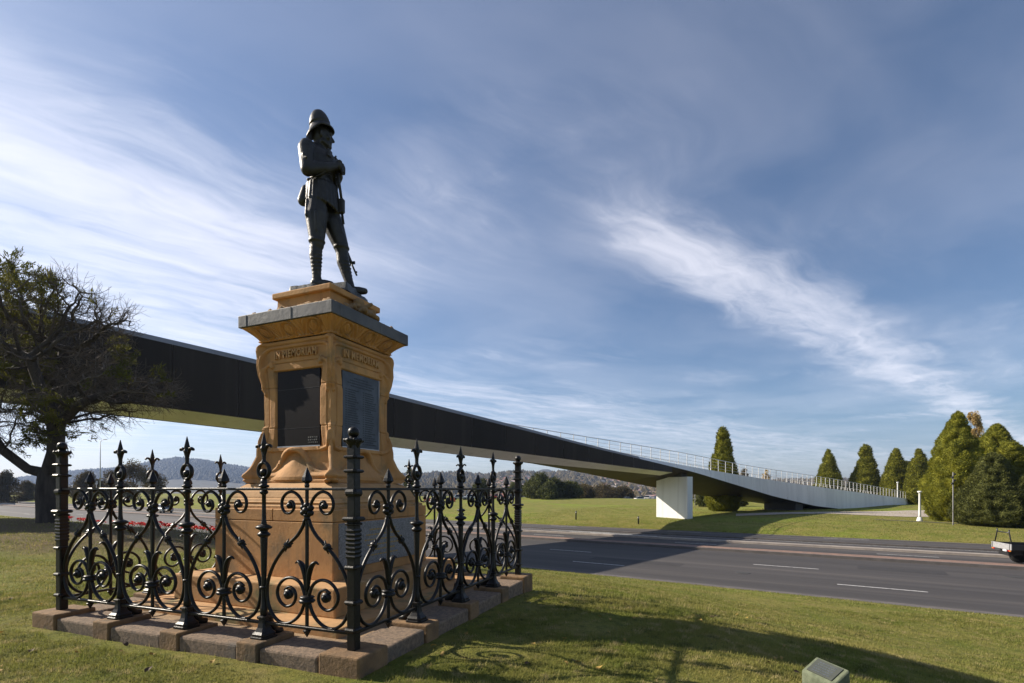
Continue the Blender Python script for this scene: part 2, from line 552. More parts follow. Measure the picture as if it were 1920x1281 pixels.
def ground_h(x, y):
    x = np.asarray(x, float)
    y = np.asarray(y, float)
    t, s = ts_of(x, y)
    h = np.interp(s, [-60, 4.2, 6.4, 9.2, 21.1, 21.3, 46.7, 46.9, 50, 57, 70, 95, 130, 160, 240, 400, 4000],
                  [0.3, 0.02, -0.05, -0.43, -2.40, -2.62, -2.62, -2.31, -1.90, -1.62, -1.5, -1.5, -1.35, -1.6, -9, -14, -14])
    # mound under the tree on the left
    m = sstep(-6.5, -13, x) * (1 - sstep(19, 40, y)) * sstep(4, 9, y) * (1 - sstep(17, 21, s))
    h = h + m * 0.30
    h = h - np.interp(x, [1.6, 2.1, 3.3, 4.1, 4.7, 6, 9, 30], [0, .012, .13, .24, .36, .62, .95, 1.0]) * (1 - sstep(6.5, 19, s)) * sstep(-12, -4, s)
    # the right-hand lawn stays up, the field ahead falls away to the river
    rise = sstep(120, 165, s) * (1 - sstep(-25, 20, -t)) * 0
    h = h + rise
    far = (s > 47)
    h = h + far * 0.12 * fbm(x, y, 0, 0.05, 3) * sstep(50, 70, s)
    h = h + (s < 21) * 0.018 * fbm(x, y, 3.0, 0.6, 3)
    return h


def gz(x, y):
    return float(ground_h(np.array([x]), np.array([y]))[0])


def at(pxl, Y):
    return (pxl - 960) / 953 * Y


def place(pxl, Y):
    x = at(pxl, Y)
    return Vector((x, Y, gz(x, Y)))


def axis(segs):
    out = []
    for a, b, st in segs:
        out.extend(np.arange(a, b, st))
    out.append(segs[-1][1])
    return np.array(out)


tv = axis([(-3500, -400, 250), (-400, -60, 12), (-60, -25, 2.5), (-25, 25, 0.5), (25, 60, 2.5), (60, 400, 12), (400, 3500, 250)])
sv = axis([(-3000, -200, 200), (-200, -40, 20), (-40, -10, 2), (-10, 21.1, 0.45), (21.1, 21.3, 0.1), (21.3, 46.7, 6.35), (46.7, 46.9, 0.1), (46.9, 60, 1.3),
           (60, 240, 5), (240, 600, 30), (600, 6000, 300)])
Tg, Sg = np.meshgrid(tv, sv)
GX, GY = 0.836 * Tg + 0.549 * Sg, -0.549 * Tg + 0.836 * Sg
GZ = ground_h(GX, GY)
nt, ns = len(tv), len(sv)
ii, jj = np.meshgrid(np.arange(nt - 1), np.arange(ns - 1))
a0 = (jj * nt + ii).ravel()
ground = link_mesh('ground', np_mesh('ground', np.stack([GX, GY, GZ], -1), np.stack([a0, a0 + 1, a0 + nt + 1, a0 + nt], -1), 'lawn', True))
tag(ground, 'mown green lawn sloping down to the road and rising again beyond it', 'ground', kind='structure')

# ------------------------------------------------------------------ road (local x runs along the road, local y across it)
road = empty('road', (0, 0, ROAD_Z), ROAD_RZ)
tag(road, 'wide grey asphalt dual carriageway with worn tyre tracks', 'road', kind='structure')


def strip(name, t0, t1, s0, s1, z, mat, parent=road, n=60, th=0.0, wob=0.0):
    tt = np.linspace(t0, t1, n + 1)
    mb = MB()
    lo = [(q, s0, z) for q in tt]
    hi = [(q, s1, z) for q in tt]
    k = n + 1
    fs = [[i, i + 1, k + i + 1, k + i] for i in range(n)]
    mb.add(lo + hi, fs)
    if th:
        mb.add([(q, s0, z - th) for q in tt] + lo, fs)
        mb.add(hi + [(q, s1, z - th) for q in tt], fs)
    return mb.build(name, mat, parent)


strip('carriageway', -700, 700, 21.2, 33.9, 0.0, 'asphalt')
strip('carriageway', -700, 700, 35.1, 39.4, 0.0, 'asphalt')
strip('carriageway', -700, 700, 40.0, 43.3, 0.0, 'asphalt')
strip('side_lane', -700, 700, 43.5, 46.85, 0.10, 'asphalt')
strip('gutter', -700, 700, 21.15, 21.75, 0.012, 'gutter_concrete', th=0.10)
strip('gutter', -700, 700, 46.5, 46.95, 0.14, 'gutter_concrete', th=0.2)
strip('kerb', -700, 700, 43.3, 43.5, 0.11, 'gutter_concrete', th=0.16)
strip('kerb', -700, 700, 39.4, 40.0, 0.14, 'kerb_concrete', th=0.2)
strip('kerb', -700, 700, 33.9, 34.04, 0.15, 'gutter_concrete', th=0.2)
strip('kerb', -700, 700, 34.96, 35.1, 0.15, 'brick_paving', th=0.2)
strip('median_paving', -700, 700, 34.04, 34.96, 0.146, 'brick_paving', th=0.2)
strip('edge_line', -700, 700, 35.75, 35.87, 0.004, 'road_paint')
strip('edge_line', -700, 700, 42.75, 42.86, 0.004, 'road_paint')


def dash_mesh(L, w):
    return MB().add([(-L / 2, -w / 2, 0), (L / 2, -w / 2, 0), (L / 2, w / 2, 0), (-L / 2, w / 2, 0)], [[0, 1, 2, 3]]).mesh('lane_line', 'road_paint')


dm = dash_mesh(2.9, 0.13)
# phases read off the dashes seen on the near carriageway
for s_, ph, z in ((24.7, 1.15, 0.004), (28.85, -2.55, 0.004), (37.6, 3.0, 0.004), (46.15, 0.0, 0.104)):
    for k in range(-9, 10):
        link_mesh('lane_line', dm, road, (ph + k * 12.0, s_, z))
# painted arrow-like gore bars left of the bridge shadow
for k in range(3):
    link_mesh('lane_line', dash_mesh(6.0, 0.22), road, (-16 - k * 2.2, 41.6 + k * 0.35, 0.006 + k * 0.002))

# repair patches and iron lids in the near carriageway
for t_, s_, L, w in ((2.2, 30.6, 3.4, 1.3), (-9.5, 26.5, 5.0, 1.1), (9.0, 23.2, 2.6, 0.9), (14, 31.6, 6.0, 1.0)):
    o = MB().add([(-L / 2, -w / 2, 0), (L / 2, -w / 2, 0), (L / 2, w / 2, 0), (-L / 2, w / 2, 0)], [[0, 1, 2, 3]]).build('repair_patch', 'patch_asphalt', road, (t_, s_, 0.003))
for t_, s_ in ((6.2, 31.0), (10.8, 30.4), (-4.0, 25.6)):
    MB().lathe([(.33, -.02), (.33, .004), (.30, .006), (.02, .006)], 20).build('iron_lid', 'pier_dark', road, (t_, s_, 0.001))

# footpath on the far lawn
pb = MB()
pxs = np.linspace(1380, 1800, 43)
y_near = np.interp(pxs, [1380, 1480, 1560, 1620, 1700, 1760, 1800], [56, 59.5, 60.5, 57.5, 54.5, 54.0, 54.0])
y_far = np.interp(pxs, [1380, 1480, 1560, 1620, 1700, 1760, 1800], [60, 63.5, 64.8, 66, 70, 71, 70])
vs_ = []
for q, yn, yf in zip(pxs, y_near, y_far):
    for k in range(9):
        Yq = yn + (yf - yn) * k / 8
        xq = at(q, Yq)
        vs_.append((xq, Yq, gz(xq, Yq) + 0.035))
pb.add(vs_, [[i * 9 + k, i * 9 + 9 + k, i * 9 + 10 + k, i * 9 + 1 + k] for i in range(42) for k in range(8)])
tag(pb.build('footpath', 'path_concrete'), 'pale concrete path crossing the far lawn below the bridge end', 'path', kind='structure')
pb = MB()
cc = catmull([place(1640, 51), place(1760, 46.5), place(1850, 44.0), place(1960, 41.5), place(2150, 38.5)], 6)
lo_, hi_ = [], []
for q in cc:
    for w_, arr in ((-0.35, lo_), (0.35, hi_)):
        x, y = q.x + 0.4 * w_, q.y + w_
        arr.append((x, y, gz(x, y) + 0.035))
k = len(cc)
pb.add(lo_ + hi_, [[i, i + 1, k + i + 1, k + i] for i in range(k - 1)])
tag(pb.build('garden_path', 'gutter_concrete'), 'narrow grey path in front of the clipped conifers', 'path', kind='structure')

# ------------------------------------------------------------------ far hills
def hill(name, x0, x1, y0, y1, fn, nx, ny, mat, label):
    xs = np.linspace(x0, x1, nx)
    ys = np.linspace(y0, y1, ny)
    X, Y = np.meshgrid(xs, ys)
    Z = fn(X, Y)
    i, j = np.meshgrid(np.arange(nx - 1), np.arange(ny - 1))
    a = (j * nx + i).ravel()
    o = link_mesh(name, np_mesh(name, np.stack([X, Y, Z], -1), np.stack([a, a + 1, a + nx + 1, a + nx], -1), mat, True))
    tag(o, label, 'hill', kind='structure')
    return o


def ridge_z(X, Y, prof, y0, yc, y1):
    p = X / Y * 953 + 960
    top = np.interp(p, [a for a, _ in prof], [917 - b for _, b in prof])
    hgt = top * yc / 953 + 14
    cross = np.where(Y < yc, sstep(y0, yc, Y), 1 - 0.6 * sstep(yc, y1, Y))
    return -14 + hgt * cross * (1 + 0.07 * fbm(X, Y, 0, 0.006, 4)) + CAM_Z * cross


prof_l = [(-900, 905), (-300, 900), (0, 905), (40, 899), (120, 888), (200, 882), (260, 876), (330, 864), (380, 865), (430, 875), (480, 886), (560, 890), (700, 896), (800, 905), (1000, 914), (1300, 917)]
fl = lambda X, Y: ridge_z(X, Y, prof_l, 1500, 2900, 3300)
hill('hill', -6200, 1100, 1450, 3300, fl, 260, 70, 'hill_forest', 'long blue-grey wooded mountain behind the fence on the left')
prof_r = [(300, 917), (600, 905), (760, 893), (800, 892), (860, 891), (920, 894), (950, 889), (985, 888), (1005, 892), (1040, 891), (1080, 886), (1120, 893), (1180, 899), (1260, 904), (1400, 905), (1560, 902), (1700, 899), (1800, 898), (2400, 890), (3200, 880)]
fr = lambda X, Y: ridge_z(X, Y, prof_r, 700, 1900, 2300)
hill('hill', -900, 4600, 650, 2300, fr, 220, 80, 'hill_forest', 'low brown wooded hills dotted with houses behind the bridge')
prof_k = [(900, 917), (950, 905), (975, 892), (990, 888), (1000, 889), (1015, 884), (1030, 883), (1045, 889), (1075, 888), (1095, 886), (1110, 892), (1150, 900), (1200, 917)]
fk = lambda X, Y: ridge_z(X, Y, prof_k, 2500, 3000, 3300)
hill('hill', -300, 900, 2450, 3300, fk, 120, 40, 'hill_forest', 'small bluish knolls on the skyline above the far suburb')

rng = np.random.default_rng(5)


def blob_scatter(name, n, sampler, size, label, mat='far_tree', cat='trees'):
    pts = sampler(n)
    oct_ = np.array([[1, 0, .2], [.3, .95, .1], [-.8, .6, .25], [-.8, -.6, .1], [.3, -.95, .2], [0, 0, 1.25], [0, 0, -.6]])
    of = np.array([[0, 1, 5], [1, 2, 5], [2, 3, 5], [3, 4, 5], [4, 0, 5], [1, 0, 6], [2, 1, 6], [3, 2, 6], [4, 3, 6], [0, 4, 6]])
    s = size * (0.6 + 0.9 * rng.random((len(pts), 1, 1)))
    V = pts[:, None, :] + oct_[None] * s * (0.75 + 0.5 * rng.random((len(pts), 7, 1)))
    F = of[None] + (np.arange(len(pts)) * 7)[:, None, None]
    o = link_mesh(name, np_mesh(name, V.reshape(-1, 3), F.reshape(-1, 3), mat, False))
    tag(o, label, cat, kind='stuff')


def samp(fn, p0, p1, y0, y1):
    def f(n):
        p = rng.uniform(p0, p1, n)
        Y = rng.uniform(y0, y1, n)
        X = (p - 960) / 953 * Y
        return np.stack([X, Y, fn(X, Y)], -1)
    return f


blob_scatter('hillside_forest', 14000, samp(fl, -60, 900, 2000, 2950), 7.5, 'far forest covering the blue-grey mountain')
blob_scatter('hillside_bush', 7000, samp(fr, 740, 1950, 800, 1930), 7, 'scrubby bush covering the low brown hills', 'scrub_brown')

# houses on the far hillside
hm = []
for w_, d_, h_ in ((9, 7, 3.4), (12, 8, 4.5), (8, 8, 5.5)):
    mb = MB()
    mb.box(-w_ / 2, w_ / 2, -d_ / 2, d_ / 2, -2, h_, 0, 0)
    o_ = 0.5
    mb.add([(-w_ / 2 - o_, -d_ / 2 - o_, h_), (w_ / 2 + o_, -d_ / 2 - o_, h_), (w_ / 2 + o_, d_ / 2 + o_, h_), (-w_ / 2 - o_, d_ / 2 + o_, h_), (-w_ / 2, 0, h_ + 2.2), (w_ / 2, 0, h_ + 2.2)],
           [[0, 1, 5, 4], [2, 3, 4, 5], [1, 2, 5], [3, 0, 4], [3, 2, 1, 0]], 1)
    hm.append(mb.mesh('house', ['house_wall', 'house_roof']))
nh = 0
while nh < 190:
    p = random.choice((random.uniform(890, 985), random.uniform(1085, 1225), random.uniform(1120, 1225), random.uniform(930, 1000)))
    Y = random.uniform(760, 1500)
    x = at(p, Y)
    z = float(fr(np.array([x]), np.array([Y]))[0])
    yy = 917 - (z - CAM_Z) / Y * 953
    if not (895 < yy < 936):
        continue
    o = link_mesh('house', random.choice(hm), None, (x, Y, z), random.uniform(-0.7, 0.7))
    tag(o, 'tiny pale house on the far suburban hillside', 'house', 'houses on the far hillside')
    nh += 1

# ------------------------------------------------------------------ the footbridge
BO = Vector((1.745, 40.552))
BD = Vector((0.7953, 0.6062))
BN = Vector((0.6062, -0.7953))       # towards the viewer


def curve(pts):
    q = np.array([a for a, _ in pts])
    z = np.array([b for _, b in pts])
    xs = np.linspace(q[0], q[-1], 400)
    zs = np.interp(xs, q, z)
    for _ in range(12):
        zs[1:-1] = 0.25 * zs[:-2] + 0.5 * zs[1:-1] + 0.25 * zs[2:]
    return lambda t: float(np.interp(t, xs, zs))


cW = curve([(-75, 12.6), (-29.3, 9.59), (-20.1, 8.68), (-12.1, 7.66), (-2.2, 6.43), (6, 5.34), (14, 4.42), (22, 3.77), (32.9, 2.97), (47, 2.1), (65.7, 1.03), (91.6, -.37), (103.5, -1.04)])
cP = curve([(-75, 12.2), (-29.2, 9.28), (-20.2, 8.36), (-12.2, 7.35), (-2.5, 6.17), (5.8, 5.09), (13.7, 4.21), (21.7, 3.25), (29, 2.12), (39.1, .55), (51.5, -.95), (65.1, -1.9), (84.9, -1.75), (103.5, -1.6)])
cQ = curve([(-75, 8.4), (-29.2, 5.76), (-25, 5.57), (-20.2, 5.28), (-12.2, 4.8), (-2.4, 4.26), (5.7, 3.79), (14.6, 3.27), (20, 3.0), (23, 2.8)])
cB = curve([(-75, 8.0), (-29.4, 5.43), (-24.9, 5.08), (-19.9, 4.82), (-11.5, 4.31), (-1.3, 3.72), (16.5, 2.91), (20, 2.75), (23, 2.6)])
cG = curve([(-75, 8.4), (-29, 5.8), (-12, 4.85), (4.9, 3.85), (11.8, 3.05), (22.1, 1.74), (29.5, .88), (42.8, -.22), (50.6, -.87), (59.4, -1.62), (81, -2.45), (103.5, -2.5)])
cR = curve([(-75, 12.0), (-20, 7.5), (-3.7, 6.55), (0, 6.32), (9, 5.85), (19.6, 5.27), (31.6, 4.35), (38.1, 3.99), (57.5, 3.0), (103.5, .15)])


def bp(q, w, z):
    p = BO + BD * q + BN * w
    return Vector((p.x, p.y, z))


wP = lambda q: float(np.interp(q, [-75, 5, 14, 40, 104], [.35, .35, .22, .12, .10]))
bridge = empty('footbridge', bp(103, -1.8, -1.5))
tag(bridge, 'long curving footbridge with a tall black flank twisting into a white one over the road', 'bridge')


def rel(v):
    return Vector(v) - bridge.location


def ribbon(name, mat, q0, q1, step, fa, fb, gap=0.012, sub=3, mid=None):
    n = max(1, round((q1 - q0) / step))
    for i in range(n):
        a = q0 + (q1 - q0) * i / n + gap / 2
        b = q0 + (q1 - q0) * (i + 1) / n - gap / 2
        mb = MB()
        A = [rel(fa(a + (b - a) * j / sub)) for j in range(sub + 1)]
        B = [rel(fb(a + (b - a) * j / sub)) for j in range(sub + 1)]
        k = sub + 1
        mb.add(A + B, [[j, j + 1, k + j + 1, k + j] for j in range(sub)], 0, True)
        mb.build(name, mat, bridge)


eW = lambda q: bp(q, 0.0, cW(q))
eP = lambda q: bp(q, wP(q), cP(q))
eQ = lambda q: bp(q, .30, cQ(q))
eB = lambda q: bp(q, -1.2, cB(q))
eG = lambda q: bp(q, -5.8, cG(q))
eT = lambda q: bp(q, -5.9, cW(q) - 0.1)
deck = lambda q: min(cR(q) - 1.32, cW(q) - 0.02)
eD1 = lambda q: bp(q, -0.25, deck(q))
eD2 = lambda q: bp(q, -5.6, deck(q))
eWi = lambda q: bp(q, -0.25, cW(q) - 0.03)
QS = 17.9                                  # the pier line
ribbon('black_panel', 'bridge_black', -75, QS, 3.0, eP, eQ, gap=0.010)
ribbon('white_edge', 'edge_grey', -75, QS - 5, 6.0, eW, eP)
ribbon('white_panel', 'bridge_white', QS - 5, 103.5, 3.0, eW, eP, gap=0.02)
ribbon('soffit_strip', 'pier_white', -75, QS, 6.0, eQ, eB, gap=0.0)
ribbon('soffit_panel', 'bridge_black', -75, QS, 6.0, eB, eG, gap=0.0)
ribbon('soffit_panel', 'bridge_black', QS, 103.5, 4.0, eP, eG, gap=0.0)
ribbon('far_wall', 'bridge_white', -75, 103.5, 12.0, eG, eT, gap=0.0)
ribbon('deck', 'path_concrete', -75, 103.5, 12.0, eD1, eD2, gap=0.0)
ribbon('parapet_top', 'edge_grey', -75, 103.5, 12.0, eW, eWi, gap=0.0)
ribbon('parapet_inner', 'bridge_white', -75, 103.5, 12.0, eWi, eD1, gap=0.0)
ribbon('far_parapet', 'bridge_white', -75, 103.5, 12.0, eD2, eT, gap=0.0)
# end plate of the soffit strip at the pier
mb = MB().add([rel(eQ(QS)), rel(eB(QS)), rel(eG(QS)), rel(eP(QS))], [[0, 1, 2, 3]])
mb.build('end_plate', 'bridge_black', bridge)


def pier(q, w0, w1, th, zt, name, mat):
    c = bp(q, (w0 + w1) / 2, 0)
    mb = MB()
    rot = Matrix.Rotation(math.atan2(BD.y, BD.x), 4, 'Z')
    zb = min(gz(c.x + a, c.y + b) for a in (-2, 2) for b in (-2, 2)) - 0.5
    hw = abs(w1 - w0) / 2
    mb.box(-th / 2, th / 2, -hw, hw, zb - c.z, zt - c.z, 0.03, 0, Matrix.Translation(c - bridge.location) @ rot)
    mb.build(name, mat, bridge)


pier(21.4, 0.0, -3.95, 0.95, 2.75, 'pier', 'pier_white')
pier(47.5, -0.3, -4.6, 2.2, 0.35, 'pier', 'pier_dark')
pier(-62, -0.2, -3.6, 1.0, 6.6, 'pier', 'pier_white')
# bearing block between pier and soffit
c = bp(21.4, -1.9, 2.75)
mb = MB().box(-.5, .5, -1.2, 1.2, -.02, .55, .02, 0, Matrix.Translation(c - bridge.location) @ Matrix.Rotation(math.atan2(BD.y, BD.x), 4, 'Z'))
mb.build('bearing', 'pier_dark', bridge)

post = MB().box(-.035, .035, -.022, .022, 0, 1.36, .006).mesh('rail_post', 'rail_white')
post_rz = math.atan2(BD.y, BD.x)
for w_ in (-0.12, -5.65):
    q = -9.0
    while q < 103.2:
        zb = deck(q) if w_ < -1 or q < 14 else max(deck(q), cW(q) - 0.35)
        o = link_mesh('rail_post', post, bridge, rel(bp(q, w_, cR(q) - 1.36)), post_rz)
        q += 1.5
    for dz, r_ in ((0.0, .032), (-.34, .013), (-.66, .013), (-.98, .013)):
        mb = MB()
        mb.tube([rel(bp(q, w_, cR(q) + dz)) for q in np.linspace(-14, 103.3, 60)], r_, 6)
        mb.build('handrail' if dz == 0 else 'rail_wire', 'rail_white', bridge)
#--END-A--
# ------------------------------------------------------------------ the memorial: common frame, local x to the shaded face, local -y to the lit face
MX, MY = -2.315, 6.40
MRZ = R(-21.0)
MROT = Matrix.Rotation(MRZ, 4, 'Z')


def monument(name, label, cat, group=None):
    return tag(empty(name, (MX, MY, 0.0), MRZ), label, cat, group)


FH = 1.86                      # half the side of the railing
# stone surround
kerb = monument('stone_surround', 'low stone surround of brown blocks and grey slabs under the iron railing', 'kerb')
KO, KI = FH + 0.17, FH - 0.25
rk = random.Random(3)
for side in range(4):
    rot = Matrix.Rotation(side * math.pi / 2, 4, 'Z')
    for k in range(5):
        u = -FH + k * 0.93
        if k == 4:
            continue                       # the corner block belongs to the next side
        hw = 0.15 if k == 0 else 0.115
        mb = MB()
        j = lambda a=0.006: rk.uniform(-a, a)
        if k == 0:
            mb.box(-KO, -FH + 0.21, -KO - .008, -FH + 0.2, -0.25, 0.192 + j(), 0.016, 0, rot, seg=2)
        else:
            mb.box(u - hw, u + hw, -KO - .012 + j(), -KI - .02, -0.25, 0.186 + j(), 0.014, 0, rot, seg=2)
        o = mb.build('brown_block', 'brown_block', kerb)
        # grey slab up to the next block
        a = -FH + 0.214 if k == 0 else u + hw + 0.004
        b = -FH + (k + 1) * 0.93 - (0.119 if k < 3 else 0.175)
        if k == 3:
            b = KO - 0.385
        mb = MB()
        mb.box(a, b, -KO + 0.008 + j(), -KI, -0.25, 0.150 + j(), 0.02, 0, rot, seg=2)
        mb.build('grey_slab', 'grey_kerbstone', kerb)
mb = MB()
mb.box(-KI - .01, KI + .01, -KI - .01, KI + .01, -0.3, 0.125, 0)
mb.build('paving', 'paving', kerb)

# pedestal
PED_RZ = R(-23)
ped = monument('memorial_pedestal', 'carved orange sandstone pedestal with memorial plaques inside the iron railing', 'pedestal')


ped.rotation_euler = (0, 0, PED_RZ)


def slab(name, a, z0, z1, mat, bev=0.012, seg=2):
    return MB().box(-a, a, -a, a, z0, z1, bev, seg=seg).build(name, mat, ped)


slab('ground_slab', 1.46, 0.02, 0.205, 'sandstone_pale', 0.015)
slab('base_step', 1.17, 0.2, 0.49, 'sandstone_pale', 0.018)
# the plinth, a deep block with a jointed course above it
MB().box(-.88, .88, -.88, .88, .487, 1.098, .008).build('plinth', 'sandstone', ped)
for x0, x1, y0, y1 in ((-.88, .03, -.88, -.2), (.036, .88, -.88, -.2), (-.88, -.03, -.194, .88), (-.024, .88, -.194, .88)):
    MB().box(x0, x1, y0, y1, 1.102, 1.232, .007).build('course_block', 'sandstone', ped)


def square_loft(prof, n=2, mi=0):
    mb = MB()
    vs, fs = [], []
    for a, z in prof:
        vs += [(-a, -a, z), (a, -a, z), (a, a, z), (-a, a, z)]
    for i in range(len(prof) - 1):
        for j in range(4):
            fs.append([i * 4 + j, i * 4 + (j + 1) % 4, i * 4 + 4 + (j + 1) % 4, i * 4 + 4 + j])
    fs += [[3, 2, 1, 0], [len(vs) - 4 + j for j in range(4)]]
    return mb.add(vs, fs)


square_loft([(.845, 1.228), (.845, 1.262), (.815, 1.268), (.805, 1.285), (.815, 1.302), (.80, 1.312), (.79, 1.335), (.765, 1.345), (.762, 1.362),
             (.735, 1.42), (.69, 1.475), (.645, 1.507), (.61, 1.518), (.60, 1.52)]).build('splayed_base', 'sandstone_pale', ped)


def seg_dist(U, Z, pts):
    d = np.full(U.shape, 9.0)
    for (a, b), (c, e) in zip(pts[:-1], pts[1:]):
        dx, dz = c - a, e - b
        L = dx * dx + dz * dz + 1e-12
        t = np.clip(((U - a) * dx + (Z - b) * dz) / L, 0, 1)
        d = np.minimum(d, np.hypot(U - a - t * dx, Z - b - t * dz))
    return d


def sm2(pts, n=6):
    return [(q.x, q.y) for q in catmull([(a, b, 0) for a, b in pts], n)]


def ridge(U, Z, pts, w, h):
    d = seg_dist(U, Z, pts)
    return h * np.sqrt(np.clip(1 - (d / w) ** 2, 0, 1))


A0 = 0.513
PX0, PX1, PZ0, PZ1 = -0.31, 0.35, 1.95, 2.84


def die_relief(U, Z):
    # lower roll and bell-shaped hood
    r = 0.075 * np.exp(-((Z - 1.60) / 0.055) ** 2)
    r = np.maximum(r, 0.10 * np.clip((1.60 - Z) / 0.05, 0, 1) * (Z < 1.6) * 0.8)
    bell = 0.115 * np.clip((1.83 - Z) / 0.24, 0, 1) ** 0.7 * np.exp(-(U / (0.05 + 0.32 * np.clip((1.84 - Z) / 0.27, 0, 1) ** 1.5)) ** 2) * (Z < 1.83)
    r = np.maximum(r, bell * (Z > 1.55))
    hood = sm2([(-.42, 1.63), (-.30, 1.64), (-.215, 1.70), (-.19, 1.79), (-.12, 1.875), (0.0, 1.91), (.10, 1.875), (.16, 1.79), (.20, 1.70), (.30, 1.64), (.43, 1.63)])
    hd = ridge(U, Z, hood, 0.036, 0.05)
    hd = hd * (0.4 + 0.6 * np.exp(-(U / 0.16) ** 2) * 2.0 * (Z > 1.75) + 0.5 * (Z <= 1.75))
    r = np.maximum(r, np.clip(hd, 0, 0.075))
    for sgn in (-1, 1):
        r = np.maximum(r, ridge(U * sgn, Z, sm2([(.505, 2.10), (.47, 2.0), (.42, 1.93), (.34, 1.905), (.315, 1.925)]), 0.024, 0.034))
        # whiplash mouldings at the head
        r = np.maximum(r, ridge(U * sgn, Z, sm2([(.475, 2.58), (.47, 2.72), (.455, 2.84), (.41, 2.91), (.36, 2.93), (.335, 2.905)]), 0.022, 0.028))
        r = np.maximum(r, ridge(U * sgn, Z, sm2([(.462, 2.86), (.462, 2.97), (.44, 3.06), (.39, 3.105), (.30, 3.118), (0, 3.122)]), 0.020, 0.026))
        r = np.maximum(r, ridge(U * sgn, Z, [(.335, 2.905), (.34, 2.94)], 0.032, 0.036))
    # head roll below the frieze
    r = np.maximum(r, 0.022 * np.exp(-((Z - 3.175) / 0.025) ** 4))
    # plaque frame: sunk panel and inner fillet
    inF = (U > PX0 - .115) & (U < PX1 + .115) & (Z > PZ0 - .02) & (Z < PZ1 + .10)
    r = np.where(inF & (r < 0.008), -0.016, r)
    inF2 = (U > PX0 - .105) & (U < PX1 + .105) & (Z > PZ0 - .02) & (Z < PZ1 + .088)
    r = np.where(inF2 & (r < 0.008), 0.006, r)
    inP = (U > PX0 - .012) & (U < PX1 + .012) & (Z > PZ0 - .012) & (Z < PZ1 + .012)
    r = np.where(inP, -0.03, r)
    sill = (U > PX0 - .05) & (U < PX1 + .05) & (Z > PZ0 - .055) & (Z < PZ0 - .012)
    r = np.where(sill, np.maximum(r, 0.026), r)
    return r


def die_flare(z):
    return np.interp(z, [1.52, 1.545, 1.60, 1.66, 1.74, 1.84, 1.92, 2.00, 2.08, 2.15, 2.17, 2.185, 2.20, 2.60, 2.64, 2.70, 2.80, 2.92, 3.02, 3.10, 3.15, 3.18, 3.205],
                     [.095, .125, .135, .128, .095, .062, .060, .050, .026, .016, .022, .012, 0, 0, .020, .022, .046, .062, .058, .066, .060, .030, .018])


def field_mesh(name, z0, z1, nu, nz, fn, mat, smooth_=True):
    us = np.linspace(-1, 1, nu)
    zs = np.linspace(z0, z1, nz)
    V, F = [], []
    off = 0
    for side in range(4):
        Ug, Zg = np.meshgrid(us, zs)
        Xl, Yl, Zl = fn(Ug, Zg)
        c, s = math.cos(side * math.pi / 2), math.sin(side * math.pi / 2)
        P = np.stack([Xl * c - Yl * s, Xl * s + Yl * c, Zl], -1).reshape(-1, 3)
        i, j = np.meshgrid(np.arange(nu - 1), np.arange(nz - 1))
        a = (j * nu + i).ravel()
        V.append(P)
        F.append(np.stack([a, a + 1, a + nu + 1, a + nu], -1) + off)
        off += len(P)
    # close top and bottom with quads
    V = np.concatenate(V)
    F = np.concatenate(F)
    return V, F


def die_fn(z0, z1):
    def fn(U, Z):
        p = die_flare(Z)
        w = sstep(0.80, 0.97, np.abs(U))
        A = A0 + p
        X = U * A
        rel_ = die_relief(U * A0, Z)
        rel_ = rel_ * (1 - sstep(0.955, 1.0, np.abs(U)) * (Z > 1.7)) 
        edge = np.minimum(Z - z0, z1 - Z)
        rel_ = rel_ - 0.006 * np.clip(1 - edge / 0.006, 0, 1)
        stem = 0.012 * np.exp(-((np.abs(U) - 1) / 0.05) ** 2) * ((Z > 1.7) & (Z < 2.17))
        Y = -(A0 + p * w + rel_ + stem * 0)
        # keep the corner common to both faces
        cw = sstep(0.985, 1.0, np.abs(U))
        Y = Y * (1 - cw) + -(A - 0.006 * np.clip(1 - edge / 0.006, 0, 1) + (0.075 * np.exp(-((Z - 1.60) / 0.055) ** 2) * 0.4)) * cw
        X = X + np.sign(U) * cw * (0.075 * np.exp(-((Z - 1.60) / 0.055) ** 2) * 0.4 - 0.006 * np.clip(1 - edge / 0.006, 0, 1))
        nse = 0.0022 * fbm(X, Z, Y, 9, 3)
        return X, Y + nse, Z
    return fn


for z0, z1, nz in ((1.52, 2.17, 150), (2.172, 2.65, 60), (2.652, 3.205, 130)):
    V, F = field_mesh('die_stone', z0, z1, 170, nz, die_fn(z0, z1), 'sandstone')
    link_mesh('die_stone', np_mesh('die_stone', V, F, 'sandstone', True), ped)
MB().box(-.47, .47, -.47, .47, 1.5, 3.2, 0).build('core', 'sandstone', ped)


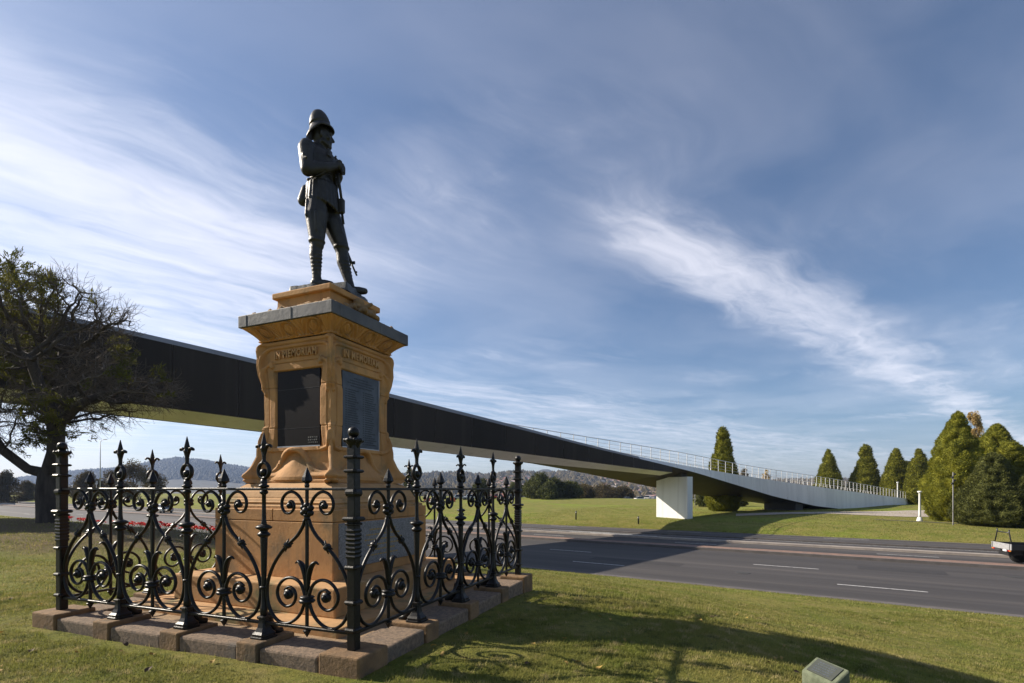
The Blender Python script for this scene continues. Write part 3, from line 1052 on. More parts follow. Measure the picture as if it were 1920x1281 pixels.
def frieze_fn(U, Zp):
    t = (Zp - 3.20) / (3.357 - 3.20)
    A = 0.535 + 0.155 * (0.25 * t + 0.75 * t ** 1.6) + 0.02 * np.exp(-((t - .06) / .07) ** 2)
    u = U * 0.60
    rel_ = np.zeros_like(U)
    s = 0.0
    for cx in (-.37, 0.0, .37):
        dx, dt = (u - cx) / 0.082, (t - 0.50) / 0.40
        rr = np.hypot(dx, dt)
        ang = np.arctan2(dx, dt + 0.75)
        petal = 0.5 + 0.5 * np.cos(ang * 9)
        disc = np.where(rr < 0.86, 0.024 + 0.022 * petal * np.clip(1.1 - rr, 0, 1), 0)
        ring = 0.045 * np.exp(-((rr - 1.0) / 0.09) ** 2)
        rel_ = np.maximum(rel_, np.maximum(disc, ring))
        rel_ = rel_ - 0.022 * np.exp(-((rr - 0.80) / 0.06) ** 2) - 0.028 * np.exp(-((rr - 1.22) / 0.08) ** 2)
    gap = np.ones_like(U)
    for cx in (-.37, 0.0, .37):
        gap = gap * sstep(1.1, 1.35, np.hypot((u - cx) / 0.082, (t - .5) / .42))
    leaf = 0.026 * (0.5 + 0.5 * np.cos(u * 95 + 10 * (t - .5) * np.sign(np.sin(u * 17)))) * np.sin(np.clip(t, 0, 1) * math.pi) ** 0.5
    rel_ = rel_ + leaf * gap * (np.abs(U) < 0.93)
    rel_ = rel_ * sstep(0.0, 0.08, t) * (1 - sstep(0.93, 1.0, t)) * (1 - sstep(0.93, 0.985, np.abs(U)))
    return U * A, -(A + rel_), Zp


V, F = field_mesh('frieze', 3.20, 3.357, 260, 34, frieze_fn, 'sandstone')
link_mesh('frieze', np_mesh('frieze', V, F, 'sandstone', True), ped)
# lead-covered cap with welted seams
cap = MB().box(-.711, .711, -.711, .711, 3.355, 3.497, .008, seg=2).build('cap', 'lead', ped)
for side in range(4):
    rot = Matrix.Rotation(side * math.pi / 2, 4, 'Z')
    for u in (-.58, .12):
        MB().box(u - .006, u + .006, -.7145, -.70, 3.36, 3.492, .002, 0, rot).build('seam', 'lead', cap)
# rough weathered stone bed on the cap
us = np.linspace(-1, 1, 60)
Xg, Yg = np.meshgrid(us, us)
rr = np.maximum(np.abs(Xg), np.abs(Yg))
Zg = 3.49 + 0.055 * (1 - sstep(0.9, 1.0, rr)) * (1 + 0.6 * fbm(Xg * 3, Yg * 3, 1, 4, 3)) + 0.03 * (1 - rr)
i, j = np.meshgrid(np.arange(59), np.arange(59))
a = (j * 60 + i).ravel()
link_mesh('weathered_bed', np_mesh('weathered_bed', np.stack([Xg * .645, Yg * .645, Zg], -1), np.stack([a, a + 1, a + 61, a + 60], -1), 'weathered_stone', True), ped)
square_loft([(.47, 3.50), (.455, 3.56), (.425, 3.60), (.41, 3.66), (.408, 3.735), (.412, 3.742)]).build('upper_block', 'sandstone', ped)
MB().box(-.455, .455, -.455, .455, 3.742, 3.815, .014, seg=2).build('upper_slab', 'sandstone', ped)


def remesh_obj(name, mb, mat, parent, voxel, smooth_it=2, decimate=None):
    o = mb.build(name, mat, parent)
    md = o.modifiers.new('r', 'REMESH')
    md.mode = 'VOXEL'
    md.voxel_size = voxel
    md.use_smooth_shade = True
    if smooth_it:
        s_ = o.modifiers.new('s', 'SMOOTH')
        s_.factor = 0.5
        s_.iterations = smooth_it
    dg = bpy.context.evaluated_depsgraph_get()
    ev = o.evaluated_get(dg)
    me = bpy.data.meshes.new_from_object(ev)
    o.modifiers.clear()
    old = o.data
    o.data = me
    bpy.data.meshes.remove(old)
    return o


# carved trophy of hat, shield and rifle butts on the shaded side of the upper block
def capsule(mb, a, b, ra, rb=None, n=14, sc=None):
    a, b = Vector(a), Vector(b)
    rb = ra if rb is None else rb
    d = (b - a)
    L = d.length
    if L < 1e-6:
        return mb.ball(a, ra, n)
    d.normalize()
    pts, rs = [], []
    for k in range(5):
        t = math.pi / 2 * k / 4
        pts.append(a - d * ra * math.cos(t) * 0.999)
        rs.append(max(ra * math.sin(t), 1e-3))
    for k in range(1, 5):
        pts.append(a + d * L * k / 5)
        rs.append(ra + (rb - ra) * k / 5)
    for k in range(5):
        t = math.pi / 2 * (1 - k / 4)
        pts.append(b + d * rb * math.cos(t) * 0.999)
        rs.append(max(rb * math.sin(t), 1e-3))
    return mb.tube(pts, rs, n)


tr = MB()
tr.ball((.50, -.02, 3.70), .075, 14, sc=(.8, 1.1, .9))
tr.ball((.485, -.02, 3.655), .11, 14, sc=(.7, 1.2, .35))
capsule(tr, (.46, -.16, 3.56), (.60, .12, 3.62), .05, .04)
capsule(tr, (.48, .10, 3.56), (.66, -.10, 3.58), .045, .032)
capsule(tr, (.60, -.12, 3.575), (.70, -.04, 3.66), .03, .022)
capsule(tr, (.47, -.22, 3.60), (.47, .2, 3.60), .05, .05)
capsule(tr, (.52, .0, 3.64), (.68, .10, 3.54), .045, .03)
capsule(tr, (.44, .16, 3.68), (.54, .26, 3.55), .05, .035)
for k in range(9):
    tr.ball((.53 + .10 * random.random(), -.18 + .05 * k, 3.55 + .06 * random.random()), .028, 10)
remesh_obj('carved_trophy', tr, 'weathered_stone', ped, 0.009, 1)


# raised lettering
def text_mesh(body, size, extr):
    cu_ = bpy.data.curves.new('t', 'FONT')
    cu_.body = body
    cu_.size = size
    cu_.extrude = extr
    cu_.bevel_depth = 0.0025
    cu_.align_x = 'CENTER'
    cu_.resolution_u = 3
    cu_.offset = 0.0008
    o = bpy.data.objects.new('t', cu_)
    COL.objects.link(o)
    dg = bpy.context.evaluated_depsgraph_get()
    me = bpy.data.meshes.new_from_object(o.evaluated_get(dg))
    bpy.data.objects.remove(o)
    return me


LETTERS = 'IN MEMORIAM'
adv = {'I': .35, 'N': .78, ' ': .42, 'M': .90, 'E': .66, 'O': .84, 'R': .72, 'A': .76}
tot = sum(adv[c] for c in LETTERS)
lm = {}
for side in (0, 1):
    cur = 0.0
    for c in LETTERS:
        w_ = adv[c]
        if c != ' ':
            if c not in lm:
                lm[c] = text_mesh(c, 0.122, 0.010)
                lm[c].materials.clear()
                lm[c].materials.append(MATS['sandstone_pale'])
            xx = (cur + w_ / 2 - tot / 2) * (0.665 / tot)
            o = link_mesh('letter', lm[c], ped)
            o.rotation_euler = (R(90), 0, side * math.pi / 2)
            o.scale = (0.72, 1, 1)
            arch = 0.012 * (1 - (xx / .36) ** 2)
            if side == 0:
                o.location = (xx, -(A0 + .011), 2.985 + arch)
            else:
                o.location = (A0 + .011, xx, 2.985 + arch)
        cur += w_

# plaques: one nearly black, one blue-grey with two columns of names, one granite with gilt lines
cxp, hwp = (PX0 + PX1) / 2, (PX1 - PX0) / 2
dk = MB().box(PX0, PX1, -.503, -.47, PZ0, PZ1, .006).build('dark_plaque', 'dark_plaque', ped)
for z in (2.16, 2.62):
    MB().box(PX0 + .004, PX1 - .004, -.5045, -.502, z - .002, z + .002, 0).build('groove', 'bronze', dk)
MB().box(PX0, PX1, -.508, -.5, PZ0 - .010, PZ0 + .004, 0).build('edge', 'bright_edge', dk)
rk = random.Random(11)
mbk = MB()
for r_ in range(3):
    x = .17
    while x < .31:
        w_ = rk.uniform(.008, .026)
        mbk.box(x, x + w_, -.5055, -.5025, 2.04 - r_ * .03, 2.056 - r_ * .03, 0)
        x += w_ + .012
tag(mbk.build('foundry_mark', 'bronze_base', dk), kind='stuff')


def xface(mb, y0, y1, z0, z1, x0, x1, bev=0):
    return mb.box(x0, x1, y0, y1, z0, z1, bev)


sl = xface(MB(), PX0, PX1, PZ0, PZ1, .47, .503, .006).build('slate_plaque', 'slate_plaque', ped)
xface(MB(), PX0 - .01, PX1 + .01, PZ0 - .012, PZ0 + .0, .49, .509).build('edge', 'bright_edge', sl)
xface(MB(), PX1 + .0, PX1 + .012, PZ0 - .0, PZ1, .49, .508).build('edge', 'bright_edge', sl)
nm = MB()
for r_ in range(4):
    z = PZ1 - .07 - r_ * .032
    hw = (.13, .2, .24, .19)[r_]
    x = cxp - hw
    while x < cxp + hw:
        w_ = rk.uniform(.010, .034)
        nm.box(.5015, .5050, x, x + w_, z, z + .015, 0)
        x += w_ + .008
for colx in (PX0 + .05, cxp + .03):
    for r_ in range(24):
        z = PZ1 - .215 - r_ * .0275
        x = colx
        end = colx + rk.uniform(.15, .25)
        nm.box(.5015, .5050, x, x + .022, z, z + .013, 0)
        x += .04
        while x < end:
            w_ = rk.uniform(.008, .03)
            nm.box(.5015, .5050, x, x + w_, z, z + .013, 0)
            x += w_ + .006
tag(nm.build('name_lines', 'slate_letter', sl), kind='stuff')
gr = xface(MB(), -.80, .66, .60, 1.085, .86, .894, .006).build('granite_plaque', 'granite', ped)
gl = MB()
for r_, (hw, h_) in enumerate(((.24, .03), (.30, .026), (.33, .026), (.28, .026), (.20, .03), (.25, .026))):
    z = .98 - r_ * .058
    x = -.07 - hw
    while x < -.07 + hw:
        w_ = rk.uniform(.014, .05)
        gl.box(.893, .8955, x, x + w_, z, z + h_ * .6, 0)
        x += w_ + .014
tag(gl.build('gilt_lines', 'gold_letter', gr), kind='stuff')

# ------------------------------------------------------------------ bronze soldier (local +x is the way he faces, -y is his right side)
SZ = 3.93
statue = monument('soldier_statue', 'bronze soldier in sun helmet standing with hands on his rifle atop the pedestal', 'statue')
statue.location = (MX, MY, 3.815)
statue.rotation_euler = (0, 0, PED_RZ + R(15))
statue.scale = (.95, .90, 1)
S0 = Vector((0, 0, 3.815))


def sp(x, y, z):
    return (x, y, z - 3.815)


bm_ = MB()
HEAD = Matrix.Rotation(R(30), 4, 'Z')
cp = lambda a, b, ra, rb=None: capsule(bm_, sp(*a), sp(*b), ra, rb)
bl = lambda c, r, sc: bm_.ball(sp(*c), r, 18, sc=sc)
# torso
bl((-.09, -.03, 5.50), .19, (.88, 1.22, 1.25))
bl((-.03, .0, 5.54), .16, (.85, 1.2, 1.0))
bl((-.08, -.02, 5.27), .165, (.92, 1.12, 1.0))
bl((-.075, -.02, 5.10), .170, (.96, 1.14, .80))
cp((-.16, -.26, 5.62), (-.08, .20, 5.63), .095, .09)
cp((-.13, -.10, 5.66), (-.11, .06, 5.67), .10, .10)
# jacket skirt
for k in range(24):
    t = 2 * math.pi * k / 24
    x0, y0 = -.075 + .165 * math.cos(t), -.02 + .195 * math.sin(t)
    x1, y1 = -.075 + .198 * math.cos(t), -.02 + .226 * math.sin(t)
    zb = 5.01 - .07 * max(0, math.cos(t - .3)) + .03 * max(0, -math.cos(t))
    cp((x0, y0, 5.22), (x1, y1, zb), .030, .026)
# neck and head, turned to his front
cp((-.125, -.01, 5.66), (-.095, .0, 5.82), .082, .074)
h_start = len(bm_.v)
bl((-.095, .0, 5.905), .118, (1.05, .82, 1.22))
bl((-.045, .0, 5.86), .085, (1.0, .80, 1.25))
bl((-.04, 0, 5.825), .078, (1.0, .82, .8))
cp((-.02, -.0, 5.80), (.005, .0, 5.785), .042, .034)          # chin
cp((.030, 0, 5.915), (.058, 0, 5.868), .016, .019)           # nose
cp((.033, 0, 5.868), (.050, 0, 5.860), .016, .012)
cp((.022, -.028, 5.825), (.022, .028, 5.825), .017, .017)    # mouth
cp((.018, -.045, 5.935), (.018, .045, 5.935), .022, .022)    # brow
bl((-.02, -.068, 5.87), .032, (1.1, .7, .9))                 # cheek bones
bl((-.02, .068, 5.87), .032, (1.1, .7, .9))
cp((-.085, -.075, 5.80), (-.02, -.045, 5.785), .034, .03)     # jaw
cp((-.085, .075, 5.80), (-.02, .045, 5.785), .034, .03)
for s_ in (-1, 1):
    cp((-.10, s_ * .102, 5.905), (-.105, s_ * .103, 5.855), .024, .016)   # ears
piv = Vector((-.105, 0, 0))
for q in range(h_start, len(bm_.v)):
    bm_.v[q] = tuple(HEAD @ (Vector(bm_.v[q]) - piv) + piv)
# collar
for k in range(14):
    t = 2 * math.pi * k / 14
    cp((-.118 + .092 * math.cos(t), -.005 + .092 * math.sin(t), 5.685 - .02 * math.cos(t)), (-.114 + .086 * math.cos(t), -.005 + .086 * math.sin(t), 5.745 - .035 * math.cos(t)), .018, .014)
# right arm (near) and left arm folded over the rifle butt
cp((-.165, -.275, 5.585), (-.115, -.325, 5.31), .098, .088)
cp((-.115, -.325, 5.31), (.045, -.165, 5.40), .086, .068)
cp((.045, -.165, 5.40), (.115, -.06, 5.47), .066, .050)
cp((-.085, .23, 5.59), (-.10, .27, 5.36), .094, .080)
cp((-.10, .27, 5.36), (.09, .12, 5.44), .078, .058)
cp((.09, .12, 5.44), (.14, .03, 5.485), .055, .046)
# legs: right leg straight, left leg forward, breeches full at the thigh, puttees below
cp((-.085, -.12, 5.03), (-.085, -.155, 4.82), .130, .146)
cp((-.085, -.155, 4.82), (-.07, -.17, 4.52), .146, .098)
cp((-.07, -.17, 4.50), (-.065, -.172, 4.46), .098, .088)
cp((-.075, -.172, 4.46), (-.088, -.172, 4.32), .078, .080)
cp((-.088, -.172, 4.32), (-.07, -.17, 4.04), .078, .052)
cp((-.055, .085, 5.03), (.02, .105, 4.82), .125, .140)
cp((.02, .105, 4.82), (.125, .12, 4.55), .140, .100)
cp((.125, .12, 4.54), (.135, .12, 4.49), .098, .088)
cp((.135, .12, 4.49), (.152, .12, 4.34), .080, .082)
cp((.152, .12, 4.34), (.245, .12, 4.06), .080, .054)
# turned-over knee bands
for (c, d_) in (((-.07, -.17, 4.495), .0), ((.13, .12, 4.525), .0)):
    for k in range(14):
        t = 2 * math.pi * k / 14
        t2 = 2 * math.pi * (k + 1) / 14
        cp((c[0] + .088 * math.cos(t), c[1] + .088 * math.sin(t), c[2]), (c[0] + .088 * math.cos(t2), c[1] + .088 * math.sin(t2), c[2]), .020, .020)
# puttee bands
for leg, (x0, y0, z0), (x1, y1, z1) in ((0, (-.082, -.172, 4.42), (-.07, -.17, 4.06)), (1, (.142, .12, 4.44), (.240, .12, 4.08))):
    for q in range(9):
        f_ = q / 8
        xc, yc, zc = x0 + (x1 - x0) * f_, y0, z0 + (z1 - z0) * f_
        rr_ = (.077 if f_ < .4 else .077 - (f_ - .4) * .045)
        for k in range(12):
            t, t2 = 2 * math.pi * k / 12, 2 * math.pi * (k + 1) / 12
            cp((xc + rr_ * math.cos(t), yc + rr_ * math.sin(t), zc + .012 * math.sin(t)), (xc + rr_ * math.cos(t2), yc + rr_ * math.sin(t2), zc + .012 * math.sin(t2)), .0062, .0062)
# boots
cp((-.10, -.17, 3.985), (.06, -.175, 3.965), .055, .050)
cp((.06, -.175, 3.965), (.13, -.178, 3.955), .050, .040)
cp((-.075, -.17, 4.06), (-.05, -.17, 3.99), .058, .055)
cp((.215, .12, 3.985), (.38, .115, 3.965), .055, .050)
cp((.38, .115, 3.965), (.465, .112, 3.955), .052, .040)
cp((.24, .12, 4.08), (.27, .12, 3.99), .058, .055)
# hands crossed on the butt: palms and five bent fingers each
cp((.115, -.06, 5.475), (.165, -.02, 5.50), .044, .038)
cp((.14, .035, 5.475), (.175, .0, 5.475), .042, .036)
for q in range(4):
    dz = .030 - q * .022
    cp((.160, -.035 + q * .004, 5.500 + dz), (.212, .005, 5.492 + dz * .9), .0135, .0125)
    cp((.212, .005, 5.492 + dz * .9), (.226, .018, 5.452 + dz * .8), .0125, .0115)
    cp((.226, .018, 5.452 + dz * .8), (.214, .026, 5.425 + dz * .7), .0115, .010)
    cp((.165, .030 - q * .004, 5.465 + dz * .8), (.205, -.012, 5.452 + dz * .7), .0130, .0120)
    cp((.205, -.012, 5.452 + dz * .7), (.212, -.03, 5.418 + dz * .6), .0120, .0105)
cp((.135, -.055, 5.515), (.185, -.05, 5.545), .016, .013)
cp((.185, -.05, 5.545), (.205, -.03, 5.535), .013, .011)
cp((.145, .045, 5.44), (.19, .05, 5.42), .016, .012)
# cloth folds
for a, b, r_ in (((-.23, -.30, 5.52), (-.13, -.40, 5.45), .014), ((-.20, -.36, 5.45), (-.08, -.41, 5.40), .013), ((-.05, -.27, 5.45), (.02, -.235, 5.36), .012),
                 ((-.17, -.24, 4.98), (-.16, -.28, 4.78), .018), ((.05, -.17, 4.92), (.03, -.20, 4.66), .016), ((.10, .03, 4.92), (.17, .05, 4.70), .015),
                 ((-.02, -.29, 4.80), (-.03, -.26, 4.60), .016), ((.02, -.20, 5.30), (-.18, -.21, 5.25), .014), ((.09, -.12, 5.20), (.05, -.20, 5.07), .013)):
    cp(a, b, r_)
body = remesh_obj('body', bm_, 'bronze', statue, 0.0105, 2)

# helmet: tall crown with deep brim, longer at the back
hb = MB()
n_ = 40
prof = []
hv, hf = [], []
levels = [(1.00, .0), (.965, .016), (.90, .022), (.80, .024), (.76, .035), (.745, .05), (.765, .056), (.765, .078), (.745, .084), (.71, .11), (.63, .148), (.52, .182), (.39, .208), (.23, .224), (.04, .229)]
for (r_, z_) in levels:
    for j_ in range(n_):
        t = 2 * math.pi * j_ / n_
        br = max(0, (r_ - .72) / .28)
        rx = .174 * r_ + (.036 * br if math.cos(t) < 0 else .0)
        ry = .158 * r_ + .0 * br
        drop = br * (.105 * max(0, -math.cos(t)) ** 1.2 + .015 * max(0, math.cos(t)) + .03)
        zz_ = z_ * 1.0 - drop
        pt = Vector((rx * math.cos(t), ry * math.sin(t), zz_ * .96))
        pt = HEAD @ (Matrix.Rotation(R(-10), 4, 'Y') @ pt)
        hv.append((pt.x - .105, pt.y, pt.z + 6.0 - 3.815))
for i_ in range(len(levels) - 1):
    for j_ in range(n_):
        hf.append([i_ * n_ + j_, i_ * n_ + (j_ + 1) % n_, (i_ + 1) * n_ + (j_ + 1) % n_, (i_ + 1) * n_ + j_])
hf.append([(len(levels) - 1) * n_ + j_ for j_ in range(n_)])
hb.add(hv, hf, 0, True)
hl = hb.build('helmet', 'bronze', statue)
sd = hl.modifiers.new('th', 'SOLIDIFY')
sd.thickness = 0.012
MB().ball((-.135, 0, 6.205 - 3.815), .018, 12).build('vent_knob', 'bronze', hl)
# equipment
wb = capsule(MB(), sp(-.245, -.13, 5.17), sp(-.275, -.145, 5.03), .058, .070)
remesh_obj('water_bottle', wb, 'bronze', statue, .012, 2)
ht = MB()
for k in range(20):
    t, t2 = 2 * math.pi * k / 20, 2 * math.pi * (k + 1) / 20
    ht.tube([sp(-.08 + .185 * math.cos(q), -.02 + .205 * math.sin(q), 5.225) for q in (t, t2)], .030, 8, flat=(1, .35))
ht.build('waist_belt', 'bronze', statue)
st = MB()
st.tube([sp(*q) for q in catmull([(-.12, .14, 5.76), (.03, .06, 5.66), (.085, -.06, 5.52), (.07, -.17, 5.36), (-.05, -.25, 5.24)], 6)], .022, 8, flat=(1, .35))
st.build('shoulder_strap', 'bronze', statue)
for (x, y, z) in ((.075, -.105, 5.60), (.08, .07, 5.60)):
    pk = MB()
    pk.box(x - .02, x + .018, y - .05, y + .05, -3.815 + z - .05, -3.815 + z + .05, .012)
    pk.build('breast_pocket', 'bronze', statue)
for k in range(5):
    MB().ball(sp(.125 - .006 * abs(k - 2), -.01, 5.62 - k * .085), .012, 8).build('button', 'bronze', statue)
sc_ = MB()
sc_.tube([sp(.135, .0, 5.42), sp(.15, .03, 5.25), sp(.165, .05, 5.10)], .018, 8)
sc_.tube([sp(.105, .0, 5.40), sp(.11, .03, 5.20), sp(.14, .05, 4.98)], .014, 8)
sc_.tube([sp(.17, .05, 4.98), sp(.195, .06, 4.80)], .010, 6)
sc_.tube([sp(.15, .05, 4.98), sp(.185, .06, 4.78)], .008, 6)
sc_.box(.115, .205, .02, .085, 4.93 - 3.815, 5.115 - 3.815, .016)
sc_.build('pouch_and_sling', 'bronze', statue)
rf = MB()
p0, p1 = Vector(sp(-.25, .30, 5.32)), Vector(sp(.285, .26, 4.22))
dr = (p1 - p0).normalized()
L_ = (p1 - p0).length
rf.tube([p0, p0 + dr * L_ * .25, p0 + dr * L_ * .75], [.040, .028, .026], 8)
rf.tube([p0 + dr * L_ * .70, p0 + dr * L_ * .86], [.026, .021], 8)
rf.tube([p0 + dr * L_ * .80, p1], [.013, .012], 8)
rf.ball(p0 + dr * L_ * .965 + Vector((.014, 0, .006)), .013, 8)
rf.box(-.012, .03, -.008, .008, -.02, .02, .004, 0, Matrix.Translation(p0 + dr * L_ * .855 + Vector((.022, 0, .010))))
rf.build('rifle', 'bronze', statue)
# uneven bronze ground under his feet
us = np.linspace(-1, 1, 44)
Xg, Yg = np.meshgrid(us, us)
rr = np.maximum(np.abs(Xg), np.abs(Yg))
Zg = np.where(rr > .97, 0.0, 0.098 + 0.014 * fbm(Xg * 2, Yg * 2, 4, 2.2, 4))
i, j = np.meshgrid(np.arange(43), np.arange(43))
a = (j * 44 + i).ravel()
link_mesh('bronze_ground', np_mesh('bronze_ground', np.stack([Xg * .40 + .03, Yg * .345, Zg], -1), np.stack([a, a + 1, a + 45, a + 44], -1), 'bronze_base', True), statue)

# ------------------------------------------------------------------ iron railing
fence = monument('iron_railing', 'black wrought iron railing with scrolls and spear finials around the pedestal', 'railing')
RAIL_Z = 1.45


def scroll_mesh(pts, r0, r1, name, eye=None, n=5):
    r0, r1 = r0 * .88, r1 * .88
    c = catmull([(a, 0, b) for a, b in pts], n)
    k = len(c)
    mb = MB()
    mb.tube(c, [r0 + (r1 - r0) * i / (k - 1) for i in range(k)], 8, up=(0, 1, 0), flat=(1.15, .92))
    if eye:
        (ex, ez, er) = eye
        mb.lathe([(er * .5, -.022), (er, -.014), (er, .014), (er * .5, .022)], 14, mat=Matrix.Translation((ex, 0, ez)) @ Matrix.Rotation(R(90), 4, 'X'))
        mb.ball((ex, -.024, ez), er * .55, 10)
        mb.ball((ex, .024, ez), er * .55, 10)
    return mb


def mirrored(mb):
    m2 = MB()
    m2.add([(-x, y, z) for x, y, z in mb.v], [q[::-1] for q in mb.f], 0, True)
    return m2


up_s = scroll_mesh([(.018, 1.235), (.03, 1.30), (.07, 1.375), (.135, 1.422), (.205, 1.418), (.257, 1.37), (.265, 1.305), (.232, 1.255), (.178, 1.25), (.138, 1.288), (.142, 1.335), (.175, 1.35), (.195, 1.325)], .0165, .013, 's', (.178, 1.312, .026))
lo_s = scroll_mesh([(.02, .53), (.028, .60), (.07, .675), (.145, .712), (.23, .70), (.295, .645), (.315, .575), (.285, .508), (.22, .472), (.152, .492), (.118, .548), (.132, .61), (.185, .636), (.235, .61)], .0175, .014, 's', (.195, .575, .042))
side_s = scroll_mesh([(.02, 1.20), (.045, 1.14), (.105, 1.062), (.20, .985), (.285, .905), (.355, .812), (.405, .71), (.428, .615), (.426, .525), (.40, .44), (.345, .368), (.27, .330), (.19, .335), (.112, .378), (.058, .44), (.025, .52)], .0175, .0165, 's')
kn = MB()
krot = Matrix.Translation((.205, 0, .982)) @ Matrix.Rotation(R(44), 4, 'Y')
for s_ in (-1, 1):
    for y_ in (-1, 1):
        kn.tube([krot @ Vector((0, 0, 0)), krot @ Vector((.006 * s_, y_ * .012, s_ * .0)), krot @ Vector((.052 * s_ * y_, y_ * .004, .028 * s_))], [.020, .018, .003], 6)
kn.box(-.020, .020, -.024, .024, -.028, .028, .008, 0, krot)
leaf_ = MB()
lc = catmull([(.008, 0, .62), (.02, 0, .74), (.045, 0, .815), (.085, 0, .852), (.118, 0, .838)], 5)
leaf_.tube(lc, [.016 + .010 * math.sin(math.pi * min(1, i / (len(lc) - 1) * 1.1)) - .016 * max(0, i / (len(lc) - 1) - .6) for i in range(len(lc))], 8, up=(0, 1, 0), flat=(1.1, .7))
ros = MB()
for k in range(6):
    t = 2 * math.pi * k / 6 + .5
    ros.ball((.042 * math.cos(t), 0, 1.275 + .042 * math.sin(t)), .027, 10, sc=(1, 1.15, 1))
ros.ball((0, 0, 1.275), .034, 12, sc=(1, 1.3, 1))
ros.ball((0, 0, 1.21), .026, 10)
col_ = MB()
col_.lathe([(.02, .510), (.058, .520), (.066, .533), (.058, .546), (.044, .553), (.062, .562), (.050, .574), (.02, .58)], 12, square=False)
bar = MB()
bar.lathe([(.004, .238), (.034, .292), (.016, .302), (.0155, .33), (.0155, 1.46)], 8, square=False, smooth=False)
bar.lathe([(.016, 1.455), (.022, 1.478), (.018, 1.495), (.046, 1.518), (.040, 1.545), (.003, 1.628)], 8, smooth=False)
M_ = {k_: v.mesh(k_, 'black_iron') for k_, v in dict(upper_scroll=up_s, lower_scroll=lo_s, side_curve=side_s, knot=kn, leaf=leaf_, rosette=ros, collar=col_, spear_bar=bar).items()}
for k_, v in dict(upper_scroll=up_s, lower_scroll=lo_s, side_curve=side_s, knot=kn, leaf=leaf_).items():
    M_[k_ + '_m'] = mirrored(v).mesh(k_, 'black_iron')

# standard with stepped foot, knop and ring finial
shaft = MB()
shaft.lathe([(.030, .33), (.030, .44), (.024, .46), (.021, .56), (.0205, .66), (.026, .90), (.030, 1.03), (.030, 1.045)], 12)
shaft.lathe([(.026, 1.12), (.024, 1.15), (.018, 1.19), (.0165, 1.30), (.0165, 1.40), (.034, 1.415), (.034, 1.432), (.02, 1.44)], 10)
knop = MB().lathe([(.028, 1.035), (.050, 1.055), (.053, 1.068), (.040, 1.080), (.030, 1.088), (.034, 1.10), (.064, 1.115), (.068, 1.127), (.050, 1.14), (.026, 1.15)], 14)
foot = MB()
foot.lathe([(.088, .178), (.088, .202), (.076, .208), (.076, .226), (.058, .244), (.043, .275), (.036, .315), (.034, .345), (.046, .352), (.046, .368), (.030, .375)], 16, square=True, smooth=False)
brk = catmull([(0, .04, .38), (0, .07, .29), (0, .13, .215), (0, .19, .195)], 5)
foot.tube(brk, [.036 - .004 * i / len(brk) for i in range(len(brk))], 8, up=(1, 0, 0), flat=(.8, 1))
wire = MB().lathe([(.024, .600), (.036, .606), (.036, .620), (.024, .626)], 12)
ringf = MB()
ringf.lathe([(.02, 1.46), (.042, 1.466), (.042, 1.482), (.024, 1.49), (.030, 1.505), (.022, 1.535)], 12)
ringf.tube([(.060 * math.cos(t), 0, 1.608 + .066 * math.sin(t)) for t in np.linspace(-math.pi / 2, 1.5 * math.pi, 29)], .0155, 8, up=(0, 1, 0), flat=(1.3, 1), cap=False)
ringf.ball((0, 0, 1.592), .033, 12)
ringf.tube([(0, 0, 1.53), (0, 0, 1.60)], .014, 8)
fleur = MB()
fleur.lathe([(.024, 1.675), (.016, 1.70), (.018, 1.76), (.030, 1.795), (.022, 1.815), (.024, 1.835), (.003, 1.932)], 10, smooth=False)
for s_ in (-1, 1):
    cl_ = catmull([(.008 * s_, 0, 1.73), (.022 * s_, 0, 1.79), (.048 * s_, 0, 1.822), (.075 * s_, 0, 1.815), (.080 * s_, 0, 1.80)], 4)
    fleur.tube(cl_, [.012 + .008 * math.sin(math.pi * i / (len(cl_) - 1)) for i in range(len(cl_))], 8, up=(0, 1, 0), flat=(1, .6))
for k_, v in dict(standard=shaft, knop=knop, foot=foot, tie=wire, ring_finial=ringf, fleur_finial=fleur).items():
    M_[k_] = v.mesh(k_, 'black_iron')
stay = MB()
stay.tube([(0, .03, 1.36), (0, .30, .62), (0, .42, .28), (0, .44, .16)], .019, 8)
stay.lathe([(.05, .10), (.05, .175), (.02, .19)], 10, c=(0, .44, 0))
M_['stay'] = stay.mesh('stay', 'black_iron')

# corner post
cpst = MB()
cpst.box(-.039, .039, -.039, .039, .185, 1.80, .008)
for k in range(7):
    z = .92 + k * .034
    cpst.lathe([(.040, z - .014), (.0448, z), (.040, z + .014)], 4, square=True, smooth=False)
M_['corner_post'] = cpst.mesh('corner_post', 'black_iron')
bnd = lambda z, a, h: MB().lathe([(.040, z - h), (a * .86, z - h * .9), (a, z - h * .3), (a, z + h * .3), (a * .86, z + h * .9), (.040, z + h)], 16, square=True, smooth=False)
for nm_, z, a_, h_ in (('b1', .345, .058, .018), ('b2', .56, .060, .018), ('b3', .835, .060, .017), ('b4', 1.215, .074, .018), ('b5', 1.175, .056, .012), ('b6', 1.59, .066, .014), ('b7', 1.70, .066, .013), ('b8', 1.42, .056, .03)):
    M_[nm_] = bnd(z, a_, h_).mesh('band', 'black_iron')
capm = MB().lathe([(.040, 1.77), (.044, 1.785), (.050, 1.80), (.074, 1.832), (.070, 1.842), (.036, 1.85), (.030, 1.862)], 16, square=False)
for k in range(8):
    t = 2 * math.pi * k / 8
    capm.ball((.064 * math.cos(t), .064 * math.sin(t), 1.832), .017, 8)
M_['capital'] = capm.mesh('capital', 'black_iron')
M_['ball_finial'] = MB().ball((0, 0, 1.896), .045, 20).mesh('ball_finial', 'black_iron')


def sub(me, name, parent):
    return link_mesh(name, M_[me], parent)


